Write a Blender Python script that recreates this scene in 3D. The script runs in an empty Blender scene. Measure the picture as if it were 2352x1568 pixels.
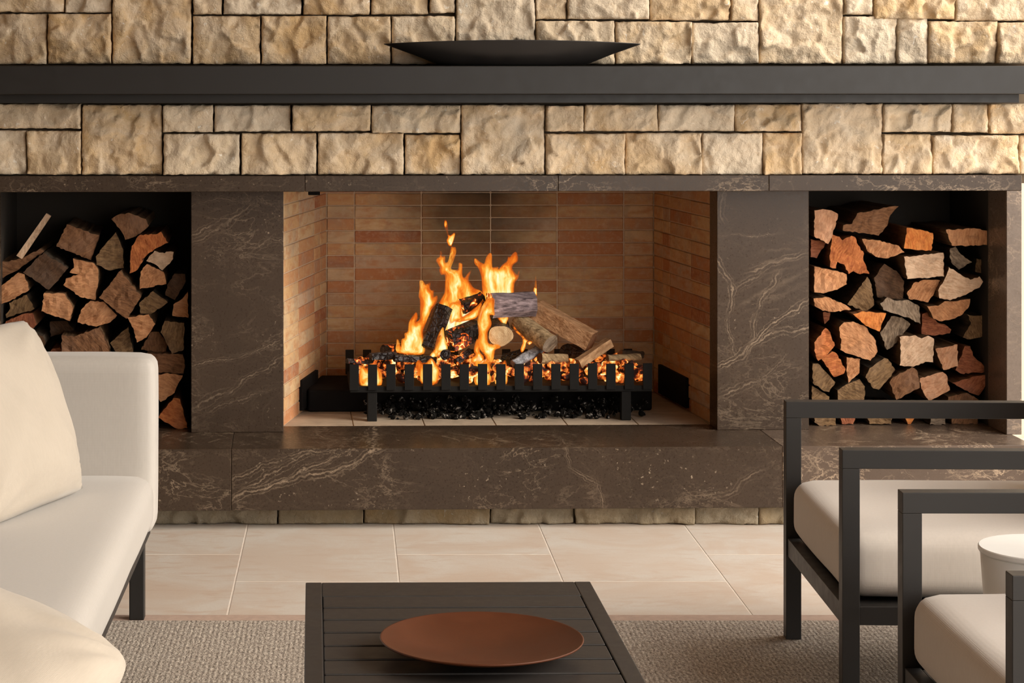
import bpy, bmesh, math, random
from mathutils import Vector, Matrix, noise
from mathutils.geometry import delaunay_2d_cdt

random.seed(7)
SC = bpy.context.scene
COL = SC.collection

# ---------------------------------------------------------------- camera
F, CX, CY, H = 4900.0, 798.0, 182.0, 1.385      # focal length in px, vanishing point, eye height
cam_d = bpy.data.cameras.new('camera')
cam = bpy.data.objects.new('camera', cam_d)
COL.objects.link(cam)
cam.location = (0, 0, H)
cam.rotation_euler = (math.pi / 2, 0, 0)
cam_d.sensor_width = 36.0
cam_d.lens = 36.0 * F / 2352
cam_d.shift_x = (1176 - CX) / 2352
cam_d.shift_y = (CY - 784) / 2352
cam_d.clip_end = 200
SC.camera = cam

# ---------------------------------------------------------------- world, sun, exposure
SC.view_settings.view_transform = 'Standard'
SC.view_settings.look = 'None'
SC.view_settings.gamma = 1
SC.view_settings.use_curve_mapping = False
SC.view_settings.exposure = 0.72
WORLD_COL, WORLD_STR = (1.0, 0.95, 0.89), 2.15
SUN_STR, SUN_COL, SUN_ANG = 2.1, (1.0, 0.91, 0.78), 32
SUN_DIR = Vector((-0.80, 0.34, -0.50))           # the way the light travels
w = bpy.data.worlds.new('overcast_sky')
SC.world = w
w.use_nodes = True
bg = w.node_tree.nodes['Background']
bg.inputs[0].default_value = (*WORLD_COL, 1)
bg.inputs[1].default_value = WORLD_STR
sun_d = bpy.data.lights.new('sun', 'SUN')
sun_d.energy = SUN_STR
sun_d.color = SUN_COL
sun_d.angle = math.radians(SUN_ANG)
sun = bpy.data.objects.new('sun', sun_d)
COL.objects.link(sun)
sun.rotation_euler = SUN_DIR.to_track_quat('-Z', 'Y').to_euler()
sun.location = (4, 2, 4)
SC.cycles.adaptive_threshold = 0.02
SC.cycles.max_bounces = 5
SC.cycles.diffuse_bounces = 4
SC.cycles.glossy_bounces = 2
SC.cycles.transparent_max_bounces = 8
SC.cycles.caustics_reflective = False
SC.cycles.caustics_refractive = False

# ---------------------------------------------------------------- geometry helpers
YAW = 0.028                                       # the fireplace stands a touch askew to the floor tiles
PIV = Vector((0.70, 6.6, 0))
WM = Matrix.Translation(PIV) @ Matrix.Rotation(YAW, 4, 'Z') @ Matrix.Translation(-PIV)
WMI = WM.inverted()
I4 = Matrix.Identity(4)
MW = {}


def P(px, py, D):
    """point of the photograph at depth D"""
    return Vector(((px - CX) * D / F, D, H - (py - CY) * D / F))


def wp(px, py, y):
    """point of the photograph on the fireplace plane y (fireplace frame)"""
    o = WMI @ Vector((0, 0, H))
    d = WMI.to_3x3() @ Vector(((px - CX) / F, 1, -(py - CY) / F))
    return o + d * ((y - o.y) / d.y)


def wx(px, y):
    return wp(px, 700, y).x


def wz(py, y, px=1200):
    return wp(px, py, y).z


def tag(o, label=None, cat=None, group=None, kind=None):
    if label:
        o['label'] = label
    if cat:
        o['category'] = cat
    if group:
        o['group'] = group
    if kind:
        o['kind'] = kind
    return o


def empty(name, M=I4, **k):
    o = bpy.data.objects.new(name, None)
    COL.objects.link(o)
    o.matrix_world = M
    o.empty_display_size = 0.05
    MW[o] = M.copy()
    return tag(o, **k)


def link(name, me, parent=None, M=I4, mat=None, **k):
    """mesh object whose mesh lives in the frame M (world)"""
    o = bpy.data.objects.new(name, me)
    COL.objects.link(o)
    if parent is not None:
        o.parent = parent
        o.matrix_local = MW[parent].inverted() @ M
    else:
        o.matrix_world = M
    MW[o] = M.copy()
    if mat is not None and not me.materials:
        me.materials.append(mat)
    return tag(o, **k)


def mesh(name, verts, faces, smooth=False):
    me = bpy.data.meshes.new(name)
    me.from_pydata([tuple(v) for v in verts], [], faces)
    me.update()
    if smooth:
        me.polygons.foreach_set('use_smooth', [True] * len(me.polygons))
    return me


def from_bm(name, bm, smooth=False):
    me = bpy.data.meshes.new(name)
    bmesh.ops.recalc_face_normals(bm, faces=bm.faces)
    bm.to_mesh(me)
    bm.free()
    if smooth:
        me.polygons.foreach_set('use_smooth', [True] * len(me.polygons))
    return me


def box_bm(bm, lo, hi, bev=0.0, seg=2):
    lo, hi = Vector(lo), Vector(hi)
    r = bmesh.ops.create_cube(bm, size=1.0)
    vs = r['verts']
    for v in vs:
        v.co = Vector((lo[i] + (v.co[i] + 0.5) * (hi[i] - lo[i]) for i in range(3)))
    if bev > 0:
        es = list({e for v in vs for e in v.link_edges})
        bmesh.ops.bevel(bm, geom=es, offset=bev, segments=seg, affect='EDGES', profile=0.5)
    return bm


def box(name, lo, hi, mat, parent=None, M=I4, bev=0.002, seg=2, **k):
    bm = bmesh.new()
    box_bm(bm, lo, hi, bev, seg)
    return link(name, from_bm(name, bm), parent, M, mat, **k)


def cyl_rings(profile, n=64, sx=1, sy=1):
    """lathe: profile of (r, z); returns verts, faces (open ends closed when r == 0)"""
    vs, fs = [], []
    idx = []
    for r, z in profile:
        if r == 0:
            idx.append([len(vs)])
            vs.append((0, 0, z))
        else:
            idx.append(list(range(len(vs), len(vs) + n)))
            for i in range(n):
                a = 2 * math.pi * i / n
                vs.append((r * sx * math.cos(a), r * sy * math.sin(a), z))
    for a, b in zip(idx, idx[1:]):
        for i in range(n):
            j = (i + 1) % n
            if len(a) == 1:
                fs.append((a[0], b[j], b[i]))
            elif len(b) == 1:
                fs.append((a[i], a[j], b[0]))
            else:
                fs.append((a[i], a[j], b[j], b[i]))
    return vs, fs


def fix(me):
    bm = bmesh.new()
    bm.from_mesh(me)
    bmesh.ops.recalc_face_normals(bm, faces=bm.faces)
    bm.to_mesh(me)
    bm.free()
    return me


def soft_box(dims, r, n=14, bulge=(0, 0, 0), wrinkle=0.0, seed=0):
    """cushion: rounded box with bulging faces, centred on the origin"""
    bm = bmesh.new()
    bmesh.ops.create_cube(bm, size=2.0)
    bmesh.ops.subdivide_edges(bm, edges=bm.edges[:], cuts=n, use_grid_fill=True)
    hd = Vector(dims) / 2
    for v in bm.verts:
        q = v.co.copy()
        # crowd the grid towards the edges so that the rounding is smooth
        q = Vector((math.copysign(1 - (1 - abs(c)) ** 1.5, c) for c in q))
        p = Vector((q[i] * hd[i] for i in range(3)))
        inner = Vector((max(-hd[i] + r, min(hd[i] - r, p[i])) for i in range(3)))
        d = p - inner
        if d.length > 1e-9:
            p = inner + d.normalized() * min(r, max(abs(d.x), abs(d.y), abs(d.z)))
        u = [p[i] / hd[i] for i in range(3)]
        k = [max(0.0, 1 - x * x) for x in u]
        p.x += bulge[0] * math.copysign(1, u[0]) * k[1] * k[2] * (abs(u[0]) > 0.7)
        p.y += bulge[1] * math.copysign(1, u[1]) * k[0] * k[2] * (abs(u[1]) > 0.7)
        p.z += bulge[2] * math.copysign(1, u[2]) * k[0] * k[1] * (abs(u[2]) > 0.7)
        if wrinkle:
            s = Vector((seed * 3.1, 0, 0))
            p += Vector((0, 0, 1)) * wrinkle * noise.noise(p * 7 + s) + Vector((1, 0, 0)) * wrinkle * noise.noise(p * 6 + s * 2)
        v.co = p
    return from_bm('cushion', bm, True)


def pillow_mesh(w_, h_, t, seed=0, n=36, pinch=.055, rnd=0.0):
    """square scatter pillow in the xz plane, thickness along y, with pulled corners and creases"""
    vs, fs = [], []
    for side in (1, -1):
        base = len(vs)
        for j in range(n + 1):
            for i in range(n + 1):
                u, v = 2 * i / n - 1, 2 * j / n - 1
                ku, kv = (1 - abs(u) ** 2.6), (1 - abs(v) ** 2.6)
                th = t / 2 * (max(0, ku) * max(0, kv)) ** 0.48
                # sides drawn in between the corners
                x = u * w_ / 2 * (1 - pinch * (1 - v * v)) * (1 - rnd * (u * v) ** 4)
                z = v * h_ / 2 * (1 - pinch * (1 - u * u)) * (1 - rnd * (u * v) ** 4)
                q = Vector((x * 5 + seed * 7.3, side * 2.0, z * 5))
                cr = 0.014 * noise.noise(q) + 0.007 * noise.noise(q * 2.3)
                # creases that run out of the corners
                for cu, cv in ((1, 1), (1, -1), (-1, 1), (-1, -1)):
                    du, dv = u - cu, v - cv
                    rr = math.hypot(du, dv)
                    an = math.atan2(dv, du)
                    cr += 0.011 * math.exp(-rr * 2.2) * math.sin(an * 14 + seed) * min(1, rr * 3)
                edge = min(1, th / (t * 0.12))
                vs.append((x, side * (th + cr * edge), z))
        for j in range(n):
            for i in range(n):
                a = base + j * (n + 1) + i
                f = (a, a + 1, a + n + 2, a + n + 1)
                fs.append(f if side < 0 else f[::-1])
    bm = bmesh.new()
    bm.from_mesh(mesh('p', vs, fs))
    bmesh.ops.remove_doubles(bm, verts=bm.verts, dist=0.0006)
    return from_bm('pillow', bm, True)


# ---------------------------------------------------------------- material helpers
class NT:
    def __init__(self, name):
        self.m = bpy.data.materials.new(name)
        self.m.use_nodes = True
        self.t = self.m.node_tree
        self.t.nodes.clear()
        self.out = self.n('ShaderNodeOutputMaterial')

    def n(self, typ, **k):
        nd = self.t.nodes.new(typ)
        for a, b in k.items():
            setattr(nd, a, b)
        return nd

    def put(self, sock, v):
        if isinstance(v, bpy.types.NodeSocket):
            self.t.links.new(v, sock)
        elif isinstance(v, (tuple, list)) and sock.type == 'RGBA' and len(v) == 3:
            sock.default_value = (*v, 1)
        else:
            sock.default_value = v

    def coord(self, kind='Object'):
        return self.n('ShaderNodeTexCoord').outputs[kind]

    def rnd(self):
        return self.n('ShaderNodeObjectInfo').outputs['Random']

    def pos(self):
        return self.n('ShaderNodeNewGeometry').outputs['Position']

    def mapping(self, vec, scale=(1, 1, 1), rot=(0, 0, 0), loc=(0, 0, 0)):
        m = self.n('ShaderNodeMapping')
        self.put(m.inputs['Vector'], vec)
        m.inputs['Scale'].default_value = scale
        m.inputs['Rotation'].default_value = rot
        self.put(m.inputs['Location'], loc)
        return m.outputs[0]

    def noise(self, vec, scale, detail=4, rough=0.55, dist=0.0, w=None, col=False):
        nd = self.n('ShaderNodeTexNoise')
        if w is not None:
            vec = self.vmath('ADD', vec, self.vmath('SCALE', (.31, .17, .23), w))
        self.put(nd.inputs['Vector'], vec)
        nd.inputs['Scale'].default_value = scale
        nd.inputs['Detail'].default_value = detail
        nd.inputs['Roughness'].default_value = rough
        nd.inputs['Distortion'].default_value = dist
        return nd.outputs['Color' if col else 'Fac']

    def voro(self, vec, scale, feature='F1', out='Distance', rand=1.0):
        nd = self.n('ShaderNodeTexVoronoi')
        nd.feature = feature
        self.put(nd.inputs['Vector'], vec)
        nd.inputs['Scale'].default_value = scale
        nd.inputs['Randomness'].default_value = rand
        return nd.outputs[out]

    def wave(self, vec, scale, dist=2.0, typ='BANDS', direction='X', detail=2, dscale=1.0):
        nd = self.n('ShaderNodeTexWave')
        nd.wave_type = typ
        if typ == 'BANDS':
            nd.bands_direction = direction
        else:
            nd.rings_direction = direction
        self.put(nd.inputs['Vector'], vec)
        nd.inputs['Scale'].default_value = scale
        nd.inputs['Distortion'].default_value = dist
        nd.inputs['Detail'].default_value = detail
        nd.inputs['Detail Scale'].default_value = dscale
        return nd.outputs['Fac']

    def math(self, op, a, b=0.0, c=None, clamp=False):
        nd = self.n('ShaderNodeMath', operation=op)
        nd.use_clamp = clamp
        self.put(nd.inputs[0], a)
        self.put(nd.inputs[1], b)
        if c is not None:
            self.put(nd.inputs[2], c)
        return nd.outputs[0]

    def vmath(self, op, a, b=None, out=0):
        nd = self.n('ShaderNodeVectorMath', operation=op)
        self.put(nd.inputs[0], a)
        if b is not None:
            if op == 'SCALE':
                self.put(nd.inputs['Scale'], b)
            else:
                self.put(nd.inputs[1], b)
        return nd.outputs[out]

    def rng(self, v, a, b, c=0.0, d=1.0, smooth=False):
        nd = self.n('ShaderNodeMapRange')
        nd.interpolation_type = 'SMOOTHSTEP' if smooth else 'LINEAR'
        self.put(nd.inputs['Value'], v)
        for i, x in zip((1, 2, 3, 4), (a, b, c, d)):
            self.put(nd.inputs[i], x)
        return nd.outputs[0]

    def ramp(self, v, stops, const=False):
        nd = self.n('ShaderNodeValToRGB')
        cr = nd.color_ramp
        if const:
            cr.interpolation = 'CONSTANT'
        while len(cr.elements) < len(stops):
            cr.elements.new(0.5)
        for e, (p, c) in zip(cr.elements, stops):
            e.position = p
            e.color = (*c, 1)
        self.put(nd.inputs[0], v)
        return nd.outputs[0]

    def mix(self, f, a, b, typ='MIX'):
        nd = self.n('ShaderNodeMix')
        nd.data_type = 'RGBA'
        nd.blend_type = typ
        self.put(nd.inputs[0], f)
        self.put(nd.inputs[6], a)
        self.put(nd.inputs[7], b)
        return nd.outputs[2]

    def bump(self, h, strength=0.3, dist=0.01, normal=None):
        nd = self.n('ShaderNodeBump')
        nd.inputs['Strength'].default_value = strength
        nd.inputs['Distance'].default_value = dist
        self.put(nd.inputs['Height'], h)
        if normal is not None:
            self.put(nd.inputs['Normal'], normal)
        return nd.outputs[0]

    def attr(self, name, out='Fac'):
        nd = self.n('ShaderNodeAttribute')
        nd.attribute_name = name
        return nd.outputs[out]

    def bsdf(self, col, rough=0.6, normal=None, metal=0.0, spec=0.5, sheen=0.0, emit=None, estr=0.0, coat=0.0):
        b = self.n('ShaderNodeBsdfPrincipled')
        self.put(b.inputs['Base Color'], col)
        self.put(b.inputs['Roughness'], rough)
        self.put(b.inputs['Metallic'], metal)
        self.put(b.inputs['Specular IOR Level'], spec)
        b.inputs['Coat Weight'].default_value = coat
        if sheen:
            b.inputs['Sheen Weight'].default_value = sheen
        if emit is not None:
            self.put(b.inputs['Emission Color'], emit)
            self.put(b.inputs['Emission Strength'], estr)
        if normal is not None:
            self.put(b.inputs['Normal'], normal)
        self.t.links.new(b.outputs[0], self.out.inputs[0])
        return self.m


def m_stone(name='sandstone', dirt_shade=.03, dirt_shade_col=(.0, .0, .0)):
    t = NT(name)
    o, r = t.coord(), t.rnd()
    base = t.ramp(r, [(0.0, (.66, .475, .275)), (.17, (.75, .605, .42)), (.34, (.70, .515, .31)), (.50, (.77, .66, .51)),
                      (.66, (.66, .445, .225)), (.82, (.72, .555, .365))], True)
    w_ = t.math('MULTIPLY', r, 37.0)
    n1 = t.noise(o, 9, 5, .6, .6, w=w_)
    c = t.mix(t.rng(n1, .35, .7), base, (.77, .645, .49))
    n2 = t.noise(o, 16, 4, .6, 1.2, w=w_)
    c = t.mix(t.rng(n2, .55, .75, 0, .55), c, (.58, .39, .20))
    n4 = t.noise(o, 5, 3, .5, .5, w=t.math('MULTIPLY', r, 91.0))
    c = t.mix(t.rng(n4, .60, .72, 0, .55), c, (.58, .52, .43))
    n3 = t.noise(o, 140, 3, .7, w=w_)
    c = t.mix(t.rng(n3, .3, .7, .0, .28), c, (.42, .31, .19))
    # fresh chips
    n5 = t.noise(o, 34, 2, .5, 1.5, w=w_)
    c = t.mix(t.rng(n5, .68, .74, 0, .75), c, (.90, .85, .76))
    c = t.mix(dirt_shade, c, dirt_shade_col)
    h = t.math('ADD', t.math('MULTIPLY', t.noise(o, 45, 5, .65, .4, w=w_), 1.0), t.math('MULTIPLY', n3, .35))
    return t.bsdf(c, .85, t.bump(h, .8, .008), spec=.25)


def m_marble(name, lines=(), tint=(.040, .0255, .0165), rough=.30, amount=1.0):
    """dark brown marble; lines = veins (x0, z0, x1, z1, width, strength) in fireplace metres"""
    t = NT(name)
    o = t.coord()
    r = t.rnd()
    w_ = t.math('MULTIPLY', r, 53.0)
    base = t.mix(t.rng(t.noise(o, 5, 4, .6, .4, w=w_), .3, .7), tint, tuple(x * 1.55 for x in tint))
    gr = t.noise(o, 130, 3, .75, w=w_)
    base = t.mix(t.rng(gr, .22, .80, 0, .60), base, (.080, .053, .036))
    sp = t.noise(o, 85, 2, .6, w=w_)
    spm = t.noise(o, 6, 2, .5, w=w_)
    base = t.mix(t.math('MULTIPLY', t.rng(sp, .66, .74), t.rng(spm, .45, .65, .0, .8)), base, (.36, .28, .20))
    # a web of hair veins, gathered in clouds
    v = t.mapping(o, (1, 1, 1.9), (0, .55, 0), t.math('MULTIPLY', r, 9.0))
    cloud = t.rng(t.noise(o, 3.2, 2, .5, w=t.math('MULTIPLY', r, 17.0)), .47, .62, 0, .7 * amount)
    n_a = t.math('ABSOLUTE', t.math('SUBTRACT', t.noise(v, 4.5, 7, .62, .5, w=w_), .5))
    n_b = t.math('ABSOLUTE', t.math('SUBTRACT', t.noise(t.mapping(v, (1, 1, 1), (0, -.8, 0)), 11, 6, .62, .4, w=w_), .5))
    vein = t.math('MULTIPLY', t.rng(n_a, 0, .012, 1, 0), t.math('ADD', cloud, .12 * amount))
    vein = t.math('MAXIMUM', vein, t.math('MULTIPLY', t.rng(n_b, 0, .016, .75, 0), cloud))
    if lines:
        d2 = t.noise(o, 13, 5, .65, col=True)
        v2 = t.vmath('ADD', o, t.vmath('SCALE', t.vmath('SUBTRACT', d2, (.5, .5, .5)), .055))
        d3 = t.noise(o, 3.2, 2, .5, col=True)
        v2 = t.vmath('ADD', v2, t.vmath('SCALE', t.vmath('SUBTRACT', d3, (.5, .5, .5)), .09))
        brk = t.noise(o, 30, 3, .6)
        for x0, z0, x1, z1, wd, st in lines:
            a, b = Vector((x0, 0, z0)), Vector((x1, 0, z1))
            u = (b - a).normalized()
            nrm = Vector((-u.z, 0, u.x))
            L = (b - a).length
            d = t.math('ABSOLUTE', t.math('SUBTRACT', t.vmath('DOT_PRODUCT', v2, tuple(nrm), 1), a.dot(nrm)))
            s = t.math('SUBTRACT', t.vmath('DOT_PRODUCT', v2, tuple(u), 1), a.dot(u))
            lim = t.math('MULTIPLY', t.rng(s, -.02, .03), t.rng(s, L - .03, L + .02, 1, 0))
            k = t.math('MULTIPLY', t.math('MAXIMUM', t.rng(d, 0, wd * .55, st * .85, 0), t.rng(t.math('ABSOLUTE', t.math('SUBTRACT', d, wd * 1.7)), 0, wd * .35, st * .45, 0)), lim)
            k = t.math('MULTIPLY', k, t.rng(brk, .3, .62, .25, 1))
            vein = t.math('MAXIMUM', vein, k)
    col = t.mix(vein, base, (.50, .375, .26))
    return t.bsdf(col, t.rng(gr, .3, .7, rough - .06, rough + .1), t.bump(gr, .04, .002), spec=.34)


def m_plain(name, col, rough=.5, var=.12, scale=20, bump=.05, metal=0.0, spec=.5):
    t = NT(name)
    o = t.coord()
    n1 = t.noise(o, scale, 4, .6)
    c = t.mix(t.rng(n1, .3, .7), tuple(x * (1 - var) for x in col), tuple(min(1, x * (1 + var)) for x in col))
    return t.bsdf(c, t.rng(n1, .3, .7, rough - .05, rough + .05), t.bump(t.noise(o, scale * 12, 3), bump, .001), metal, spec)


def m_fabric(name, col, scale=900):
    t = NT(name)
    o = t.coord()
    wx_ = t.wave(o, scale / 6.28, .8, direction='X', detail=1)
    wy_ = t.wave(o, scale / 6.28, .8, direction='Y', detail=1)
    wz_ = t.wave(o, scale / 6.28, .8, direction='Z', detail=1)
    h = t.math('ADD', t.math('ADD', wx_, wy_), wz_)
    slub = t.noise(t.mapping(o, (1, 1, .25)), 160, 3, .6)
    big = t.noise(o, 3, 3, .5)
    c = t.mix(t.rng(slub, .3, .75, 0, .35), col, tuple(x * .82 for x in col))
    c = t.mix(t.rng(big, .35, .7, 0, .25), c, tuple(x * .90 for x in col))
    return t.bsdf(c, .92, t.bump(t.math('ADD', t.math('MULTIPLY', h, .3), slub), .12, .0015), spec=.2, sheen=.25)


def m_brick():
    t = NT('fire_brick')
    o, r = t.coord(), t.rnd()
    c = t.ramp(r, [(0, (.66, .42, .21)), (.15, (.60, .33, .16)), (.29, (.70, .49, .27)), (.44, (.52, .23, .105)),
                   (.56, (.65, .39, .19)), (.69, (.66, .47, .28)), (.83, (.42, .165, .08)), (.9, (.60, .42, .28))], True)
    w_ = t.math('MULTIPLY', r, 71.0)
    p = t.pos()
    n1 = t.noise(t.mapping(p, (1, 1, 3)), 14, 4, .6, w=w_)
    c = t.mix(t.rng(n1, .44, .64, 0, .75), c, (.56, .27, .125))
    n3 = t.noise(p, 9, 4, .6, .5, w=w_)
    c = t.mix(t.rng(n3, .5, .66, 0, .45), c, (.42, .33, .24))
    n2 = t.noise(p, 60, 4, .65, w=w_)
    c = t.mix(t.rng(n2, .5, .75, 0, .35), c, (.74, .60, .44))
    # soot stain that has settled on the back wall above the fire
    x = t.n('ShaderNodeSeparateXYZ')
    t.put(x.inputs[0], t.vmath('ADD', p, t.vmath('SCALE', t.vmath('SUBTRACT', t.noise(p, 7, 3, col=True), (.5, .5, .5)), .25)))
    sx = t.rng(t.math('ABSOLUTE', t.math('SUBTRACT', x.outputs[0], .46)), .05, .38, 1, 0, True)
    sz = t.rng(x.outputs[2], .45, 1.0, .25, 1)
    c = t.mix(t.math('MULTIPLY', t.math('MULTIPLY', sx, sz), .92), c, (.045, .032, .022))
    return t.bsdf(c, .9, t.bump(n2, .4, .003), spec=.2)


def m_tile():
    t = NT('travertine_tile')
    o, r = t.pos(), t.rnd()
    w_ = t.math('MULTIPLY', r, 23.0)
    c = t.mix(t.rng(t.noise(o, 3.2, 5, .62, .8, w=w_), .40, .60), (.655, .60, .54), (.60, .49, .405))
    c = t.mix(t.rng(t.noise(t.mapping(o, (1, 3, 1)), 6, 5, .65, 1, w=w_), .52, .66, 0, .75), c, (.56, .425, .335))
    c = t.mix(t.rng(t.noise(o, 22, 4, .7, .5, w=w_), .5, .72, 0, .35), c, (.60, .50, .42))
    c = t.mix(t.rng(t.noise(o, 160, 3, .7), .4, .7, 0, .28), c, (.50, .41, .34))
    c = t.mix(t.rng(r, 0, 1, 0, .25), c, (.67, .615, .555))
    return t.bsdf(c, .55, t.bump(t.noise(o, 60, 5), .05, .002), spec=.4)


def m_rug():
    t = NT('woven_rug')
    o = t.coord()
    a = t.wave(t.mapping(o, (1, 1, 1), (0, 0, .0)), 26, 3.5, direction='X', detail=2, dscale=4)
    b = t.wave(o, 34, 3.0, direction='Y', detail=2, dscale=4)
    k = t.math('MULTIPLY', a, b)
    sp = t.noise(t.mapping(o, (1.5, .55, 1), (0, 0, .5)), 105, 3, .75)
    sp2 = t.noise(o, 60, 3, .6)
    c = t.mix(t.rng(sp, .36, .64), (.15, .115, .088), (.62, .54, .455))
    c = t.mix(t.rng(k, .1, .8, 0, .35), c, (.50, .435, .365))
    c = t.mix(t.rng(sp2, .4, .65, 0, .3), c, (.27, .21, .165))
    h = t.math('ADD', t.math('MULTIPLY', k, .8), sp)
    return t.bsdf(c, .95, t.bump(h, .6, .006), spec=.15, sheen=.1)


ENDS = {'tan': ((.62, .31, .145), (.40, .165, .07)), 'orange': ((.58, .205, .065), (.36, .095, .03)), 'pale': ((.74, .53, .36), (.56, .34, .205)),
        'brown': ((.26, .125, .058), (.14, .062, .028)), 'dark': ((.115, .058, .028), (.06, .029, .014)), 'grey': ((.32, .235, .16), (.13, .09, .06)),
        'red': ((.42, .15, .07), (.22, .065, .03)), 'olive': ((.275, .165, .078), (.13, .072, .034)), 'pink': ((.66, .37, .215), (.50, .22, .11)),
        'bright': ((.74, .28, .07), (.55, .15, .035))}


def m_end(key):
    a, b = ENDS[key]
    t = NT('log_end_' + key)
    o, r = t.coord(), t.rnd()
    w_ = t.math('MULTIPLY', r, 61.0)
    ang = t.math('MULTIPLY', r, 20.0)
    m = t.n('ShaderNodeVectorRotate')
    m.rotation_type = 'Y_AXIS'
    t.put(m.inputs['Vector'], o)
    t.put(m.inputs['Angle'], ang)
    v = t.vmath('ADD', m.outputs[0], t.vmath('SCALE', t.noise(o, 12, 3, w=w_, col=True), .04))
    g = t.noise(t.mapping(v, (18, 1, 90)), 2.2, 4, .65, w=w_)
    n2 = t.noise(o, 22, 4, .6, .5, w=w_)
    c = t.mix(t.rng(g, .38, .62), b, a)
    c = t.mix(t.rng(n2, .48, .70, 0, .7), c, tuple(x * .5 for x in b))
    c = t.mix(t.rng(t.noise(o, 9, 2, .5, w=w_), .5, .7, 0, .5), c, tuple(min(1, x * .9 + .05) for x in a))
    c = t.mix(t.rng(t.noise(o, 120, 2, .6), .45, .75, 0, .3), c, tuple(min(1, x * 1.25) for x in a))
    return t.bsdf(c, .82, t.bump(t.math('ADD', g, t.math('MULTIPLY', n2, .6)), .5, .005), spec=.25)


def m_rings():
    t = NT('log_end_rings')
    o = t.coord()
    v = t.vmath('ADD', o, t.vmath('SCALE', t.vmath('SUBTRACT', t.noise(o, 25, 3, col=True), (.5, .5, .5)), .012))
    g = t.wave(t.mapping(v, (1, 0, 1), (0, 0, 0), (0, 0, -.036)), 60, 4.0, 'RINGS', 'Y', 3, 3)
    n2 = t.noise(o, 30, 4, .6)
    c = t.mix(t.rng(g, .2, .8), (.66, .48, .27), (.78, .59, .35))
    c = t.mix(t.rng(n2, .5, .72, 0, .6), c, (.50, .31, .17))
    return t.bsdf(c, .8, t.bump(g, .2, .003), spec=.2)


def m_side(name, a, b, st=(60, 6, 60), rot=0.0):
    t = NT(name)
    o, r = t.coord(), t.rnd()
    w_ = t.math('MULTIPLY', r, 31.0)
    g = t.noise(t.mapping(t.mapping(o, (1, 1, 1), (0, rot, 0)), st), 1.0, 5, .65, .4, w=w_)
    n2 = t.noise(o, 25, 4, .6, w=w_)
    c = t.mix(t.rng(g, .32, .7), a, b)
    c = t.mix(t.rng(n2, .5, .75, 0, .5), c, tuple(x * .6 for x in a))
    return t.bsdf(c, .88, t.bump(t.math('ADD', g, t.math('MULTIPLY', n2, .4)), .7, .008), spec=.2)


def m_char(glow=0.0):
    t = NT('charred_wood' + ('_glowing' if glow else ''))
    o, r = t.coord(), t.rnd()
    w_ = t.math('MULTIPLY', r, 31.0)
    n1 = t.noise(o, 30, 5, .7, .6, w=w_)
    c = t.mix(t.rng(n1, .45, .75), (.012, .009, .010), (.10, .075, .075))
    v = t.voro(o, 55, 'DISTANCE_TO_EDGE')
    h = t.math('ADD', n1, t.rng(v, 0, .15))
    if glow:
        e = t.math('MULTIPLY', t.rng(t.noise(o, 22, 3, .6, .5, w=w_), .54, .66), t.rng(v, 0, .12, 1, .15))
        em = t.ramp(e, [(0, (1, .08, .01)), (.5, (1, .25, .03)), (1, (1, .62, .25))])
        return t.bsdf(c, .6, t.bump(h, .8, .008), emit=em, estr=t.math('MULTIPLY', e, glow))
    return t.bsdf(c, .45, t.bump(h, .8, .008), spec=.6)


def m_flame():
    t = NT('flame')
    o = t.coord()
    core = t.attr('core')
    v = t.vmath('ADD', o, t.vmath('SCALE', t.noise(o, 9, 2, col=True), .05))
    n1 = t.noise(t.mapping(v, (1, 1, .22)), 55, 3, .55, .6)
    n2 = t.noise(t.mapping(v, (1, 1, .42)), 16, 3, .55, .4)
    k = t.math('ADD', t.math('MULTIPLY', core, .72), t.math('ADD', t.math('MULTIPLY', t.math('SUBTRACT', n1, .5), 1.15),
                                                           t.math('MULTIPLY', t.math('SUBTRACT', n2, .5), 1.7)))
    c = t.ramp(k, [(0.0, (.80, .13, .010)), (.22, (1.0, .24, .018)), (.42, (1.0, .41, .045)), (.62, (1.0, .68, .20)), (.85, (1.0, .88, .52))])
    e = t.n('ShaderNodeEmission')
    t.put(e.inputs[0], c)
    t.put(e.inputs[1], t.rng(k, .1, .9, .55, .78))
    tr = t.n('ShaderNodeBsdfTransparent')
    mx = t.n('ShaderNodeMixShader')
    a_ = t.math('ADD', core, t.math('MULTIPLY', t.math('SUBTRACT', n1, .5), .9))
    t.put(mx.inputs[0], t.rng(a_, .0, .38, .22, 1))
    t.t.links.new(tr.outputs[0], mx.inputs[1])
    t.t.links.new(e.outputs[0], mx.inputs[2])
    t.t.links.new(mx.outputs[0], t.out.inputs[0])
    return t.m


def m_ember():
    t = NT('ember')
    o = t.coord()
    n1 = t.noise(o, 30, 3, .6, .15)
    e = t.rng(n1, .44, .66)
    em = t.ramp(e, [(0, (.25, .012, .002)), (.35, (1, .16, .02)), (.75, (1, .45, .08)), (1, (1, .8, .4))])
    c = t.mix(e, (.03, .02, .018), (.25, .08, .03))
    return t.bsdf(c, .85, t.bump(n1, .7, .01), emit=em, estr=t.rng(e, 0, 1, 0.02, .9))


def m_ash():
    t = NT('ash_and_charcoal')
    o = t.coord()
    n1 = t.noise(o, 70, 4, .7)
    c = t.mix(t.rng(n1, .56, .66), (.008, .007, .006), (.42, .38, .34))
    return t.bsdf(c, .95, t.bump(n1, .8, .01), spec=.1)


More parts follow.
